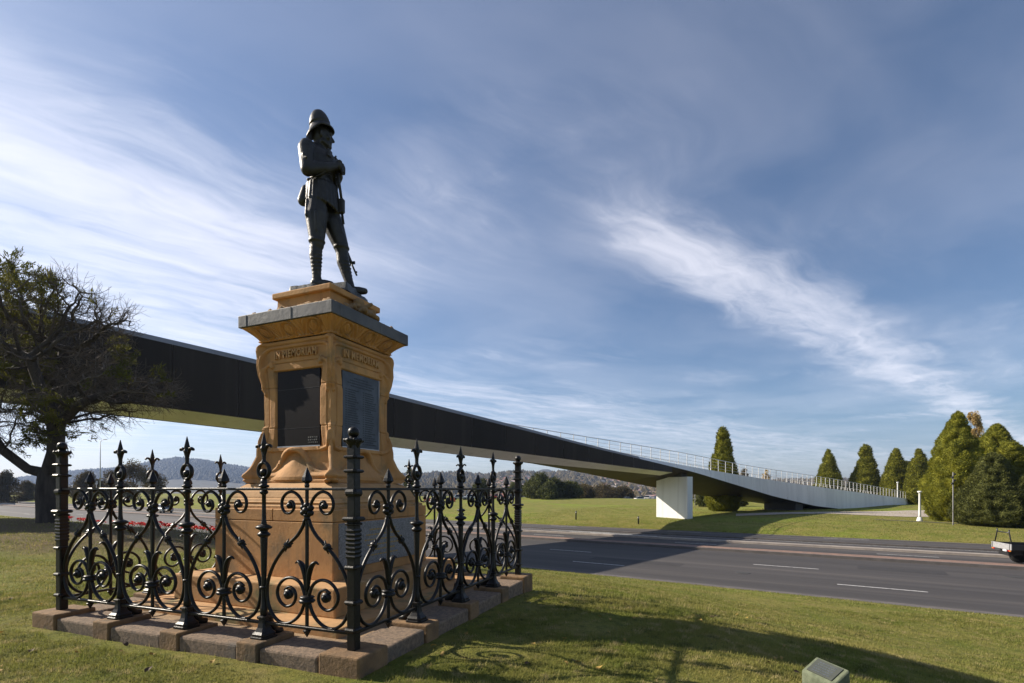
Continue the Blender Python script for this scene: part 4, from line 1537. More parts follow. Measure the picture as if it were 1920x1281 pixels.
for side in range(4):
    ang = side * math.pi / 2
    rot = Matrix.Rotation(ang, 4, 'Z')
    def put(me, name, u, parent=fence):
        p = rot @ Vector((u, -FH, 0))
        return link_mesh(name, M_[me], parent, p, ang)
    p = put('corner_post', 'corner_post', -FH)
    for q in range(1, 9):
        sub('b%d' % q, 'band', p)
    sub('capital', 'capital', p)
    sub('ball_finial', 'ball_finial', p)
    for k in range(1, 4):
        o = put('standard', 'standard', -FH + k * .93)
        for q in ('knop', 'foot', 'tie', 'ring_finial', 'fleur_finial'):
            sub(q, q, o)
        if k == 2 and side != 0 and side != 1:
            sub('stay', 'stay', o)
    for k in range(4):
        o = put('spear_bar', 'spear_bar', -FH + .465 + k * .93)
        for q in ('upper_scroll', 'lower_scroll', 'side_curve', 'knot', 'leaf'):
            sub(q, q, o)
            sub(q + '_m', q, o)
        sub('rosette', 'rosette', o)
        sub('collar', 'collar', o)
    for nm_, z0, z1, hw in (('top_rail', 1.438, 1.460, .024), ('bottom_rail', .302, .326, .018)):
        MB().box(-FH + .04, FH - .04, -FH - hw, -FH + hw, z0, z1, .004, 0, rot).build(nm_, 'black_iron', fence)
#--END-B--
# ------------------------------------------------------------------ left-hand tree: space colonisation skeleton
def grow_tree(root, crowns, seeds, step, kill, infl, seed, trunk_r):
    rg = np.random.default_rng(seed)
    att = []
    for (c, r, n) in crowns:
        p = rg.normal(size=(n, 3))
        p /= np.linalg.norm(p, axis=1)[:, None]
        p *= rg.random((n, 1)) ** (1 / 2.2)
        att.append(p * np.array(r) + np.array(c))
    att = np.concatenate(att)
    nodes = [np.array(p, float) for p in seeds[0]]
    par = [-1] + list(range(len(nodes) - 1))
    for ch in seeds[1:]:
        b = ch[0]
        prev = b
        for p in ch[1:]:
            nodes.append(np.array(p, float))
            par.append(prev)
            prev = len(nodes) - 1
    for it in range(90):
        N = np.array(nodes)
        if len(att) == 0:
            break
        d2 = ((att[:, None, :] - N[None]) ** 2).sum(-1) if len(att) * len(N) < 1.2e7 else None
        if d2 is None:
            near = np.empty(len(att), int)
            dist = np.empty(len(att))
            for k in range(0, len(att), 130):
                dd = ((att[k:k + 200, None, :] - N[None]) ** 2).sum(-1)
                near[k:k + 200] = dd.argmin(1)
                dist[k:k + 200] = np.sqrt(dd.min(1))
        else:
            near = d2.argmin(1)
            dist = np.sqrt(d2.min(1))
        keep = dist > kill
        act = keep & (dist < infl)
        new = {}
        for a, q in zip(att[act], near[act]):
            v = a - N[q]
            new.setdefault(q, []).append(v / np.linalg.norm(v))
        if not new:
            break
        for q, vs in new.items():
            v = np.mean(vs, 0) + rg.normal(size=3) * 0.09
            v /= np.linalg.norm(v) + 1e-9
            nodes.append(N[q] + v * step)
            par.append(q)
        att = att[keep]
    N = np.array(nodes)
    par = np.array(par)
    rad = np.zeros(len(N))
    nch = np.zeros(len(N), int)
    for i in range(len(N) - 1, 0, -1):
        nch[par[i]] += 1
    e = 2.05
    acc = np.where(nch == 0, 0.011 ** e, 0.0)
    order = range(len(N) - 1, 0, -1)
    # children always have larger indices except seed chains, so accumulate in index order
    for i in order:
        acc[par[i]] += acc[i]
    rad = acc ** (1 / e)
    rad *= trunk_r / rad[0]
    rad = np.clip(rad, 0.007, None)
    return N, par, rad, nch


def tubes_np(N, par, rad, sides=6):
    V, F = [], []
    base = 0
    ang = np.arange(sides) * 2 * math.pi / sides
    idx = np.nonzero(par >= 0)[0]
    A, B = N[par[idx]], N[idx]
    d = B - A
    d /= np.linalg.norm(d, axis=1)[:, None] + 1e-9
    ref = np.where(np.abs(d[:, 2:3]) < .9, np.array([[0, 0, 1.]]), np.array([[1., 0, 0]]))
    u = np.cross(d, ref)
    u /= np.linalg.norm(u, axis=1)[:, None]
    w = np.cross(d, u)
    ra = np.minimum(rad[par[idx]], rad[idx] * 1.35)
    circ = u[:, None, :] * np.cos(ang)[None, :, None] + w[:, None, :] * np.sin(ang)[None, :, None]
    VA = (A - d * 0.01)[:, None, :] + circ * ra[:, None, None]
    VB = (B + d * (rad[idx] * .3)[:, None])[:, None, :] + circ * rad[idx][:, None, None]
    V = np.concatenate([VA, VB], 1).reshape(-1, 3)
    k = np.arange(len(idx))[:, None] * 2 * sides
    j = np.arange(sides)[None]
    j2 = (np.arange(sides) + 1) % sides
    F = np.stack([k + j, k + j2[None], k + sides + j2[None], k + sides + j], -1).reshape(-1, 4)
    return V, F


TY = 18.0
tb = place(92, TY)
S_ = TY / 953
tp = lambda p, y, dy=0.0: ((p - 960) * S_ - tb.x, dy, CAM_Z + (917 - y) * S_ - tb.z)
lt = empty('windswept_tree', tb)
tag(lt, 'windswept half-bare tree with dark twisted stems standing beside the road', 'tree')
seeds = [[(0, 0, -.2), (0, 0, .5), (-.02, 0, 1.1), (.02, .05, 1.7), (.05, .1, 2.2), tp(98, 850, .1), tp(92, 800, .3), tp(82, 760, .5)],
         [3, tp(62, 880, -.2), tp(30, 845, -.5), tp(5, 800, -.6), tp(-25, 775, -.6)],
         [3, tp(118, 850, -.3), tp(130, 815, -.5), tp(132, 780, -.7), tp(120, 735, -.9), tp(108, 690, -1.0)],
         [4, tp(82, 820, .5), tp(72, 760, .9), tp(62, 700, 1.1), tp(70, 640, 1.1)],
         [14, tp(150, 800, -.8), tp(185, 775, -1.0), tp(215, 760, -1.1)]]
crowns = [(tp(70, 600, 0), (3.1, 2.6, 1.75), 230), (tp(-60, 680, 0), (2.6, 2.8, 2.3), 190), (tp(100, 690, 0), (2.4, 2.8, 1.4), 240),
          (tp(235, 735, -.5), (1.9, 1.6, .8), 360), (tp(150, 770, -.4), (1.9, 2.0, .6), 200), (tp(195, 605, 0), (.9, 1.4, .8), 110),
          (tp(40, 800, -.4), (1.9, 2.0, .8), 130), (tp(300, 742, -.5), (1.0, .9, .55), 150)]
N, par, rad, nch = grow_tree(tb, crowns, seeds, .20, .30, 1.7, 4, .36)
nseed = sum(len(s_) for s_ in seeds) - 4
thick = rad > .03
V, F = tubes_np(N, np.where(thick, par, -1), rad, 8)
link_mesh('trunk', np_mesh('trunk', V, F, 'bark', True), lt)
V, F = tubes_np(N, np.where(thick, -1, par), np.clip(rad, .007, None), 5)
link_mesh('branches', np_mesh('branches', V, F, 'twig', True), lt)
# fine dead twigs and sparse sprays of foliage
rg = np.random.default_rng(9)
thin_i = np.nonzero((rad < .03) & (par >= 0))[0]
tw_n, tw_p, tw_r = [], [], []
ends = []
cen_ = np.array(tp(80, 690, 0))
for i in thin_i:
    for r_ in range(3 if nch[i] else 6):
        out = N[i] - cen_
        out /= np.linalg.norm(out) + 1e-6
        d = N[i] - N[par[i]]
        d = d / (np.linalg.norm(d) + 1e-9) * .7 + rg.normal(size=3) * .75 + out * .55 + np.array([.25, 0, 0.05])
        d /= np.linalg.norm(d)
        L = rg.uniform(.25, .85)
        p = N[i]
        b0 = len(tw_n)
        tw_n.append(p)
        tw_p.append(-1)
        tw_r.append(.007)
        prev = b0
        for k in range(3):
            d = d + rg.normal(size=3) * .28
            d /= np.linalg.norm(d)
            p = p + d * L / 3
            tw_n.append(p)
            tw_p.append(prev)
            tw_r.append(.0062 - .0011 * k)
            prev = len(tw_n) - 1
            if k < 2 and rg.random() < .8:
                d2 = d + rg.normal(size=3) * .8
                d2 /= np.linalg.norm(d2)
                tw_n.append(p + d2 * L * rg.uniform(.25, .5))
                tw_p.append(prev)
                tw_r.append(.0042)
        ends.append((p, d))
V, F = tubes_np(np.array(tw_n), np.array(tw_p), np.array(tw_r), 3)
o = link_mesh('twigs', np_mesh('twigs', V, F, 'twig', False), lt)
tag(o, kind='stuff')
E_ = np.array([e[0] for e in ends])
D_ = np.array([e[1] for e in ends])
dens = fbm(E_[:, 0], E_[:, 1], E_[:, 2], .75, 2) + .16 * np.clip(-(E_[:, 0] - tp(120, 0)[0]) / 2, -1, 1)
sel = dens > .27
Ps, Ds = E_[sel], D_[sel]
nl = 30
P = np.repeat(Ps, nl, 0)
D = np.repeat(Ds, nl, 0)
f_ = rg.random((len(P), 1))
P = P - D * .42 * f_ + rg.normal(size=P.shape) * np.array([.06, .06, .035])
ax = D * .8 + rg.normal(size=P.shape) * .45 + np.array([.15, 0, .15])
ax /= np.linalg.norm(ax, axis=1)[:, None]
sd_ = np.cross(ax, rg.normal(size=P.shape))
sd_ /= np.linalg.norm(sd_, axis=1)[:, None]
L = rg.uniform(.07, .16, (len(P), 1))
w_ = L * .13
Vq = np.stack([P - sd_ * w_, P + sd_ * w_, P + ax * L + sd_ * w_ * .5, P + ax * L - sd_ * w_ * .5], 1).reshape(-1, 3)
Fq = np.arange(len(Vq)).reshape(-1, 4)
o = link_mesh('crown', np_mesh('crown', Vq, Fq, 'spray_green', False), lt)


# ------------------------------------------------------------------ clipped conifers
def cypress_meshes(H, Rm, prof, n, leaf, seed, mat, lump=.10, ls=1.0):
    rg = np.random.default_rng(seed)
    tt = np.array([a for a, _ in prof])
    rr = np.array([b for _, b in prof])
    K = int(260 * ls)
    pt_ = rg.random(K * 3)
    pt_ = pt_[rg.random(K * 3) < np.interp(pt_, tt, rr) + .1][:K]
    pa_ = rg.random(len(pt_)) * 2 * math.pi
    pr_ = np.interp(pt_, tt, rr) * Rm
    pc_ = np.stack([np.cos(pa_) * pr_, np.sin(pa_) * pr_, pt_ * H], -1)
    cell = math.sqrt(2 * math.pi * Rm * .65 * H / K) * .85

    def surf(t, th, k):
        r = np.interp(t, tt, rr) * Rm
        z = t * H
        x, y = np.cos(th), np.sin(th)
        P0 = np.stack([x * r, y * r, z], -1)
        f1 = np.empty(len(P0))
        for q in range(0, len(P0), 4000):
            f1[q:q + 4000] = np.sqrt(((P0[q:q + 4000, None] - pc_[None]) ** 2).sum(-1).min(1))
        puff = np.sqrt(np.clip(1 - (f1 / cell) ** 2, 0, 1))
        big = fbm(x * r + seed * 7, y * r, z, .55, 2)
        off = cell * (.95 * puff - .52) * (lump / .12) + big * .10 * Rm
        off = off * np.clip((1.02 - t) / .1, .3, 1)
        r = r * k + off
        return np.stack([x * r, y * r, z + .12 * puff * cell], -1)
    # dense inner foliage
    nu, nv = 72, 64
    U, Tq = np.meshgrid(np.linspace(0, 2 * math.pi, nu, endpoint=False), np.linspace(0, .985, nv))
    C = surf(Tq.ravel(), U.ravel(), .88)
    F = []
    for j in range(nv - 1):
        for i in range(nu):
            F.append([j * nu + i, j * nu + (i + 1) % nu, (j + 1) * nu + (i + 1) % nu, (j + 1) * nu + i])
    inner = np_mesh('inner_foliage', C, F, mat, True)
    # leaf tufts, area-weighted over height
    tq = rg.random(n * 3)
    keep = rg.random(n * 3) < (np.interp(tq, tt, rr) + .08)
    tq = tq[keep][:n]
    th = rg.random(len(tq)) * 2 * math.pi
    k = .93 + .08 * rg.random(len(tq)) + .07 * rg.random(len(tq)) ** 6
    P = surf(tq, th, k)
    out = np.stack([np.cos(th), np.sin(th), np.full(len(tq), .75)], -1) + rg.normal(size=(len(tq), 3)) * .45
    out /= np.linalg.norm(out, axis=1)[:, None]
    sd_ = np.cross(out, rg.normal(size=P.shape))
    sd_ /= np.linalg.norm(sd_, axis=1)[:, None]
    L = leaf * rg.uniform(.7, 2.2, (len(tq), 1))
    w = leaf * rg.uniform(.25, .45, (len(tq), 1))
    V = np.stack([P - sd_ * w, P + sd_ * w, P + out * L], 1).reshape(-1, 3)
    crown = np_mesh('crown', V, np.arange(len(V)).reshape(-1, 3), mat, False)
    return inner, crown


BELL = [(0, .66), (.06, .86), (.16, .98), (.26, 1.0), (.38, .90), (.52, .72), (.66, .50), (.78, .34), (.88, .24), (.95, .16), (.985, .08), (1, .02)]
CONE = [(0, .70), (.08, .96), (.2, 1.0), (.35, .90), (.5, .74), (.65, .52), (.8, .32), (.92, .17), (.98, .08), (1, .02)]
DOME = [(0, .82), (.08, .98), (.2, 1.0), (.4, .90), (.6, .72), (.78, .50), (.9, .31), (.97, .15), (1, .02)]
trunk_me = MB().lathe([(.24, -.4), (.2, .3), (.16, 1.5), (.05, 3.0)], 10).mesh('trunk', 'bark')


def conifer(pxl, Y, ytop, wpx, prof, n, leaf, seed, mat, label, cat='tree', group=None, zoff=0.0, lump=.10, rotz=0.0, ls=1.0):
    b = place(pxl, Y)
    H = CAM_Z + (917 - ytop) * Y / 953 - b.z
    e = tag(empty('clipped_conifer', b, rotz), label, cat, group)
    inner, crown = cypress_meshes(H, wpx / 2 * Y / 953, prof, n, leaf, seed, mat, lump, ls)
    link_mesh('inner_foliage', inner, e)
    link_mesh('crown', crown, e)
    link_mesh('trunk', trunk_me, e)
    return e


G_ = 'clipped conifers on the far lawn'
conifer(1355, 67, 801, 60, BELL, 12000, .17, 1, 'cypress_green', 'bell-shaped green conifer rising alone behind the white bridge railing', group=G_)
conifer(1553, 108, 843, 46, CONE, 9000, .24, 2, 'cypress_green', 'small conical conifer first from the lone one behind the white flank', group=G_)
conifer(1623, 106, 834, 50, BELL, 9000, .24, 3, 'cypress_green', 'tallest of the four small conical conifers behind the bridge end', group=G_)
conifer(1680, 101, 841, 47, CONE, 9000, .24, 4, 'cypress_green', 'small conifer with a pale lamp post standing before it', group=G_)
conifer(1722, 96, 842, 39, DOME, 9000, .22, 5, 'cypress_green', 'narrow small conifer next to the largest clipped conifer', group=G_)
conifer(1795, 48.5, 772, 100, BELL, 42000, .10, 6, 'cypress_green', 'largest bell-shaped yellow-green conifer beside the path end', group=G_, lump=.16)
conifer(1868, 54, 795, 92, DOME, 26000, .12, 7, 'cypress_green', 'broad golden-green conifer in front of the autumn poplar', group=G_, lump=.14)
conifer(1862, 43.0, 850, 118, CONE, 40000, .085, 8, 'dark_conifer', 'dark green spreading conifer standing nearest the road', group=G_, lump=.20, ls=1.6)
conifer(1895, 49, 828, 74, DOME, 20000, .11, 9, 'cypress_green', 'pointed mid-green conifer just behind the dark spreading one', group=G_, lump=.14)
conifer(1938, 58, 826, 74, DOME, 16000, .12, 10, 'cypress_green', 'rounded conifer cut by the right edge of the picture', group=G_)
conifer(1925, 41.5, 890, 80, DOME, 20000, .085, 12, 'dark_conifer', 'low dark conifer at the right edge below the rounded one', group=G_, lump=.2, ls=1.6)


# ------------------------------------------------------------------ loose trees made of leaf clumps on a branching frame
def loose_tree(name, base, H, Wd, label, mat, seed, n=5000, leaf=.3, trunk=.18, shape=(.35, 1.0), group=None, clumps=26, columnar=False, cat='tree'):
    rg = np.random.default_rng(seed)
    e = tag(empty(name, base), label, cat, group)
    cs = []
    tr_ = MB()
    tr_.tube([(0, 0, -.3), (.05 * H * .3, 0, H * .25), (0, .02 * H, H * .55)], [trunk, trunk * .75, trunk * .3], 7)
    for k in range(clumps):
        t = rg.uniform(shape[0], shape[1])
        env = math.sin(math.pi * min(1, max(.05, (t - shape[0] + .12) / (1.14 - shape[0])))) if not columnar else (.4 + .6 * math.sin(math.pi * min(1, .15 + .8 * t)))
        a = rg.uniform(0, 2 * math.pi)
        rr_ = Wd / 2 * env * math.sqrt(rg.random())
        c = np.array([math.cos(a) * rr_, math.sin(a) * rr_, t * H * .95])
        cs.append((c, Wd * rg.uniform(.15, .27) if not columnar else Wd * rg.uniform(.10, .2)))
        s0 = Vector((0, 0, H * max(.12, t * .45)))
        cv_ = Vector(c)
        tr_.tube([s0, (s0 + cv_) / 2 + Vector((0, 0, -.04 * H)), cv_], [trunk * .35, trunk * .22, trunk * .08], 5)
    tr_.build('trunk', 'bark', e)
    which = rg.integers(0, clumps, n)
    C = np.array([c for c, _ in cs])[which]
    Rr = np.array([r for _, r in cs])[which][:, None]
    d = rg.normal(size=(n, 3))
    d /= np.linalg.norm(d, axis=1)[:, None]
    P = C + d * Rr * rg.random((n, 1)) ** .4 * (np.array([1, 1, 1.0]) if not columnar else np.array([.8, .8, 1.9]))
    ax = d * .6 + rg.normal(size=(n, 3)) * .7
    ax /= np.linalg.norm(ax, axis=1)[:, None]
    sd_ = np.cross(ax, rg.normal(size=(n, 3)))
    sd_ /= np.linalg.norm(sd_, axis=1)[:, None]
    L = leaf * rg.uniform(.5, 1.4, (n, 1))
    V = np.stack([P - sd_ * L * .4, P + sd_ * L * .4, P + ax * L], 1).reshape(-1, 3)
    link_mesh('crown', np_mesh('crown', V, np.arange(len(V)).reshape(-1, 3), mat, False), e)
    return e


def tree_px(pxl, Y, ytop, wpx, **kw):
    b = place(pxl, Y)
    H = CAM_Z + (917 - ytop) * Y / 953 - b.z
    return loose_tree(base=b, H=H, Wd=wpx * Y / 953, **kw)


tree_px(1826, 92, 771, 34, name='poplar', label='tall golden autumn poplar between two clipped conifers', mat='poplar_gold', seed=21, n=15000, leaf=.2, columnar=True, clumps=40, shape=(.12, 1.0), trunk=.22)
tree_px(1848, 98, 792, 26, name='poplar', label='shorter thin brown poplar beside the tall golden one', mat='poplar_gold', seed=22, n=4000, leaf=.25, columnar=True, clumps=30, shape=(.12, 1.0))
tree_px(1702, 130, 865, 32, name='round_tree', label='round dull green tree between two small conifers', mat='gum_green', seed=23, n=5000, leaf=.4)
tree_px(1395, 120, 878, 18, name='young_tree', label='small bare tree seen through the bridge railing beside the lone conifer', mat='scrub_brown', seed=24, n=1500, leaf=.3)
tree_px(1437, 120, 880, 18, name='young_tree', label='thin pale tree seen through the bridge railing further right', mat='poplar_gold', seed=25, n=1200, leaf=.3)
gg = 'gum trees at the edge of the green field'
for p, Y, yt, w_, sd, lab, mt in ((1012, 148, 894, 52, 31, 'tallest bright green gum tree at the edge of the field', 'gum_green'),
                                 (1042, 150, 901, 44, 32, 'second gum tree right of the tallest at the field edge', 'gum_green'),
                                 (1070, 152, 906, 42, 33, 'third dull green gum tree along the field edge', 'gum_green'),
                                 (1000, 158, 903, 36, 34, 'dark gum tree half hidden by the corner post of the railing', 'gum_green'),
                                 (1030, 140, 908, 40, 38, 'low dark gum tree in front of the tallest one', 'gum_green'),
                                 (1095, 170, 913, 46, 35, 'brown scrubby tree at the right end of the gum trees', 'scrub_brown'),
                                 (1130, 185, 915, 56, 36, 'wide brown scrub tree in front of the far houses', 'scrub_brown'),
                                 (1168, 190, 917, 50, 37, 'low brown scrub tree nearest the white pier', 'scrub_brown'),
                                 (905, 165, 903, 36, 39, 'green gum tree seen through the right-hand railing', 'gum_green'),
                                 (968, 172, 907, 34, 40, 'dull gum tree behind the right corner post', 'gum_green')):
    tree_px(p, Y, yt, w_, name='gum_tree', label=lab, mat=mt, seed=sd, n=9000, leaf=.40, group=gg, shape=(.14, 1.0), clumps=30, trunk=.25)
gs = 'scrub across the road behind the railing'
for p, Y, yt, w_, sd, lab in ((250, 150, 870, 66, 51, 'tallest olive shrub tree seen between railing finials on the left'), (205, 148, 884, 50, 52, 'olive shrub beside the lamp pole across the road'),
                              (165, 150, 890, 44, 53, 'olive shrub just right of the windswept trunk'), (150, 165, 893, 40, 59, 'small shrub hidden behind the left corner post'),
                              (50, 155, 905, 34, 54, 'low bush between the two tree stems on the left'), (15, 140, 885, 46, 55, 'dark bush at the left edge by the guard rail'),
                              (290, 170, 890, 40, 56, 'shrub at the right end of the olive scrub'),
                              (770, 120, 882, 30, 57, 'leafy shrub peeping out beside the pedestal on its right'), (1330, 84, 928, 46, 60, 'dense low hedge bush under the bridge soffit'),
                              (1372, 86, 930, 40, 61, 'second low hedge bush under the bridge soffit')):
    tree_px(p, Y, yt, w_, name='shrub', label=lab, mat='scrub_brown' if p < 700 and p != 770 else 'gum_green', seed=sd, n=9000, leaf=.34, group=gs if p < 400 else None, shape=(.05, 1.0), clumps=26, trunk=.2, cat='shrub')

# ------------------------------------------------------------------ poppies along the verge
pm = MB()
pm.tube([(0, 0, -.05), (.01, 0, .18), (.0, .01, .34)], .008, 4, mi=1)
for k in range(5):
    t = 2 * math.pi * k / 5
    c_, s_ = math.cos(t), math.sin(t)
    pm.add([(0, 0, .33), (.07 * c_ - .05 * s_, .07 * s_ + .05 * c_, .37), (.115 * c_, .115 * s_, .40), (.07 * c_ + .05 * s_, .07 * s_ - .05 * c_, .37)], [[0, 1, 2, 3]], 0)
pm.ball((0, 0, .345), .025, 6, 1)
pme = pm.mesh('poppy', ['poppy_red', 'stem_green'])
rp = random.Random(8)
for k in range(170):
    p = rp.uniform(122, 412)
    s_ = rp.gauss(15.4, .9)
    kx = (p - 960) / 953
    Y = s_ / (.549 * kx + .836)
    b = place(p, Y)
    o = link_mesh('poppy', pme, None, b, rp.uniform(0, 6.28))
    sc = rp.uniform(1.0, 1.5)
    o.scale = (sc, sc, sc)
    o.rotation_euler = (R(rp.uniform(-28, 28)), R(rp.uniform(-28, 28)), rp.uniform(0, 6.28))
    tag(o, 'red poppy on a thin stem in the row along the road verge', 'poppy', 'red poppies along the road verge')


# ------------------------------------------------------------------ street furniture
def column(pxl, Y, ytop, label, base_z=None):
    b = place(pxl, Y)
    if base_z is not None:
        b.z = base_z
    H = CAM_Z + (917 - ytop) * Y / 953 - b.z
    e = tag(empty('lamp_column', b), label, 'lamp post', 'white lamp columns')
    MB().lathe([(.26, -.1), (.26, .10), (.22, .14), (.22, .24), (.19, .28), (.17, .36)], 16).build('base', 'white_paint', e)
    MB().lathe([(.11, .35), (.11, .6), (.09, H - .2), (.095, H - .18)], 16).build('shaft', 'white_paint', e)
    MB().lathe([(.10, H - .2), (.14, H - .16), (.19, H - .1), (.20, H - .04), (.15, H), (.04, H + .02)], 16).build('lamp_head', 'white_paint', e)


column(1724.5, 49.0, 921, 'white column lamp on the lawn by the path end')
column(1332, 88, 926, 'white column lamp under the dark bridge soffit')
column(1683, 93, 904, 'slim white lamp post rising behind the bridge end')
b = place(1787, 43.5)
e = tag(empty('spotlight_pole', b), 'slim grey pole with four small spotlights before the largest conifer', 'lamp post')
MB().lathe([(.05, -.2), (.045, .2), (.038, 4.5), (.02, 4.55)], 10).build('pole', 'edge_grey', e)
for k in range(4):
    sp_ = MB()
    sp_.lathe([(.05, -.10), (.075, -.08), (.075, .08), (.05, .10)], 10, mat=Matrix.Translation((-.10 if k % 2 else .08, -.05, 4.35 - k * .26)) @ Matrix.Rotation(R(60), 4, 'Y'))
    sp_.build('spotlight', 'dark_paint', e)
for (p, Y, y0, lab) in ((1080, 55.5, 958, 'short black bollard on the green field left of the other'), (1197, 50.5, 968, 'short black bollard on the grass nearest the white pier')):
    b = place(p, Y)
    H = CAM_Z + (917 - y0) * Y / 953 - b.z
    e = tag(empty('bollard', b), lab, 'bollard', 'bollards on the grass')
    MB().lathe([(.075, -.2), (.075, H - .08), (.06, H - .02), (.02, H)], 12).build('post', 'dark_paint', e)
    MB().lathe([(.0775, H - .2), (.0775, H - .12)], 12).build('band', 'galvanised', e)
b = place(188, 140)
e = tag(empty('street_lamp', b), 'tall slim street lamp pole across the road beside the olive shrubs', 'street lamp')
MB().tube([(0, 0, -.3), (0, 0, 10), (0, 0, 16.2)], [.16, .12, .08], 8).build('pole', 'galvanised', e)
MB().tube([(0, 0, 16.1), (.9, -.4, 16.6), (1.9, -.8, 16.7)], .06, 6).build('arm', 'galvanised', e)
MB().box(1.7, 2.6, -1.1, -.75, 16.62, 16.8, .04).build('lamp_head', 'galvanised', e)
for p, Y, y0, lab in ((181, 120, 902, 'small road sign on a post left of the lamp pole foot'), (261, 125, 903, 'narrow pale road sign on a post across the road'), (461, 110, 900, 'pale sign post half hidden by the pedestal base')):
    b = place(p, Y)
    H = CAM_Z + (917 - y0) * Y / 953 - b.z
    e = tag(empty('road_sign', b), lab, 'sign', 'road signs across the road')
    MB().tube([(0, 0, -.2), (0, 0, H)], .045, 6).build('post', 'galvanised', e)
    MB().box(-.32, .32, -.06, -.045, H - .8, H, .01).build('sign_plate', 'galvanised', e)
b = place(1303, 82)
e = tag(empty('light_pole', b), 'thin grey pole on the grass just right of the white pier', 'pole')
MB().tube([(0, 0, -.2), (0, 0, 2.0), (0, 0, 4.2)], [.05, .045, .04], 8).build('pole', 'galvanised', e)
MB().lathe([(.04, 4.15), (.09, 4.2), (.09, 4.35), (.03, 4.4)], 10).build('cap', 'galvanised', e)
gx0, gx1 = place(-20, 117), place(28, 122)
e = tag(empty('guard_rail', gx0), 'short grey guard rail across the road at the left edge', 'guard rail')
dv = gx1 - gx0
for dz in (.45, .62):
    MB().tube([Vector((0, 0, dz)), dv + Vector((0, 0, dz))], .10, 6, flat=(1, .4)).build('beam', 'galvanised', e)
for k in range(4):
    q = dv * (k / 3)
    MB().box(q.x - .05, q.x + .05, q.y - .05, q.y + .05, q.z - .3, q.z + .7).build('post', 'galvanised', e)

# low sloped marker stone with a dark tablet, close to the viewer
msk = tag(empty('marker_stone', (2.24, 3.63, gz(2.24, 3.63) + .025), R(100)), 'low mossy concrete marker stone with a sloping dark tablet on the shaded lawn', 'marker')
wv = [(-.23, -.11, -.1), (.23, -.11, -.1), (.23, .11, -.1), (-.23, .11, -.1), (-.23, -.09, .235), (.23, -.09, .235), (.23, .11, .11), (-.23, .11, .11)]
bmx = bmesh.new()
vv = [bmx.verts.new(v) for v in wv]
for q in ([3, 2, 1, 0], [4, 5, 6, 7], [0, 1, 5, 4], [1, 2, 6, 5], [2, 3, 7, 6], [3, 0, 4, 7]):
    bmx.faces.new([vv[i] for i in q])
bmesh.ops.bevel(bmx, geom=[e_ for e_ in bmx.edges], offset=.022, segments=3, affect='EDGES', profile=.5)
me = bpy.data.meshes.new('block')
bmx.to_mesh(me)
bmx.free()
me.materials.append(MATS['mossy_concrete'])
link_mesh('block', me, msk)
msk.scale = (.66, .66, .78)
sl_ = math.atan2(-.125, .20)
mrot = Matrix.Translation((0, .012, .176)) @ Matrix.Rotation(sl_, 4, 'X')
tabl = MB().box(-.175, .175, -.088, .088, -.006, .006, .003, 0, mrot).build('tablet', 'moss_tablet', msk)
tl = MB()
rk = random.Random(2)
for r_ in range(5):
    x = -.12
    while x < .11:
        w_ = rk.uniform(.01, .035)
        tl.box(x, x + w_, .055 - r_ * .028, .065 - r_ * .028, .005, .0075, 0, 0, mrot)
        x += w_ + .01
tag(tl.build('inscription', 'slate_plaque', tabl), kind='stuff')
#--END-C--
# ------------------------------------------------------------------ vehicles
def wheel(parent, x, y, r=.36, w=.24):
    rot = Matrix.Translation((x, y, r)) @ Matrix.Rotation(R(90), 4, 'X')
    ty = MB().lathe([(r * .62, -w / 2), (r * .93, -w / 2), (r, -w * .36), (r, w * .36), (r * .93, w / 2), (r * .62, w / 2)], 24, mat=rot).build('tyre', 'rubber', parent)
    MB().lathe([(r * .2, -w * .36), (r * .6, -w * .30), (r * .62, -w * .42), (r * .62, w * .42), (r * .6, w * .30), (r * .2, w * .36)], 16, mat=rot).build('rim', 'steel_rim', ty)


# flat-tray ute: local +x forwards (away to the right), local y to its left
ut, us_ = 7.0, 35.25                       # road coordinates of the rear near corner
ux, uy = xy_of(ut, us_)
ux, uy = ux + .92 * .35, uy + .92 * .937
ute = tag(empty('tray_truck', (ux, uy, ROAD_Z), ROAD_RZ + R(13)), 'flat-tray utility truck with silver tailgate and ladder rack leaving at the right edge', 'truck')
HWU = .92
MB().box(0.0, 2.5, -HWU, HWU, .80, .87, .01).build('tray_floor', 'dark_paint', ute)
tg = MB().box(-.035, .0, -HWU, HWU, .80, 1.10, .008).build('tailgate', 'galvanised', ute)
for y in (-.80, .80):
    MB().box(-.045, -.036, y - .02, y + .02, .80, 1.10, .003).build('hinge', 'dark_paint', tg)
for s_ in (-1, 1):
    MB().box(0.0, 2.5, s_ * HWU - .015, s_ * HWU + .015, .80, 1.08, .006).build('tray_side', 'dark_paint', ute)
MB().box(2.48, 2.53, -HWU, HWU, .8, 1.55, .01).build('headboard', 'dark_paint', ute)
for xr in (.05, 2.45):
  rk_ = MB()
  for s_ in (-1, 1):
    rk_.tube([(xr, s_ * .86, .9), (xr, s_ * .56, 1.66), (xr, s_ * .555, 1.82)], .028, 8)
  rk_.tube([(xr, -.58, 1.66), (xr, .58, 1.66)], .026, 8)
  rk_.build('ladder_rack', 'dark_paint', ute)
for s_ in (-1, 1):
    MB().box(-.05, .0, s_ * .70 - .06, s_ * .70 + .06, .72, .785, .01).build('tail_light', 'red_lens', ute)
    MB().box(-.05, .0, s_ * .83 - .05, s_ * .83 + .05, .72, .785, .01).build('indicator', 'amber_lens', ute)
MB().box(-.04, .0, -.50, -.16, .70, .79, .004).build('number_plate', 'white_paint', ute)
MB().box(.05, .35, -.45, .45, .48, .68, .02).build('tow_bar', 'dark_paint', ute)
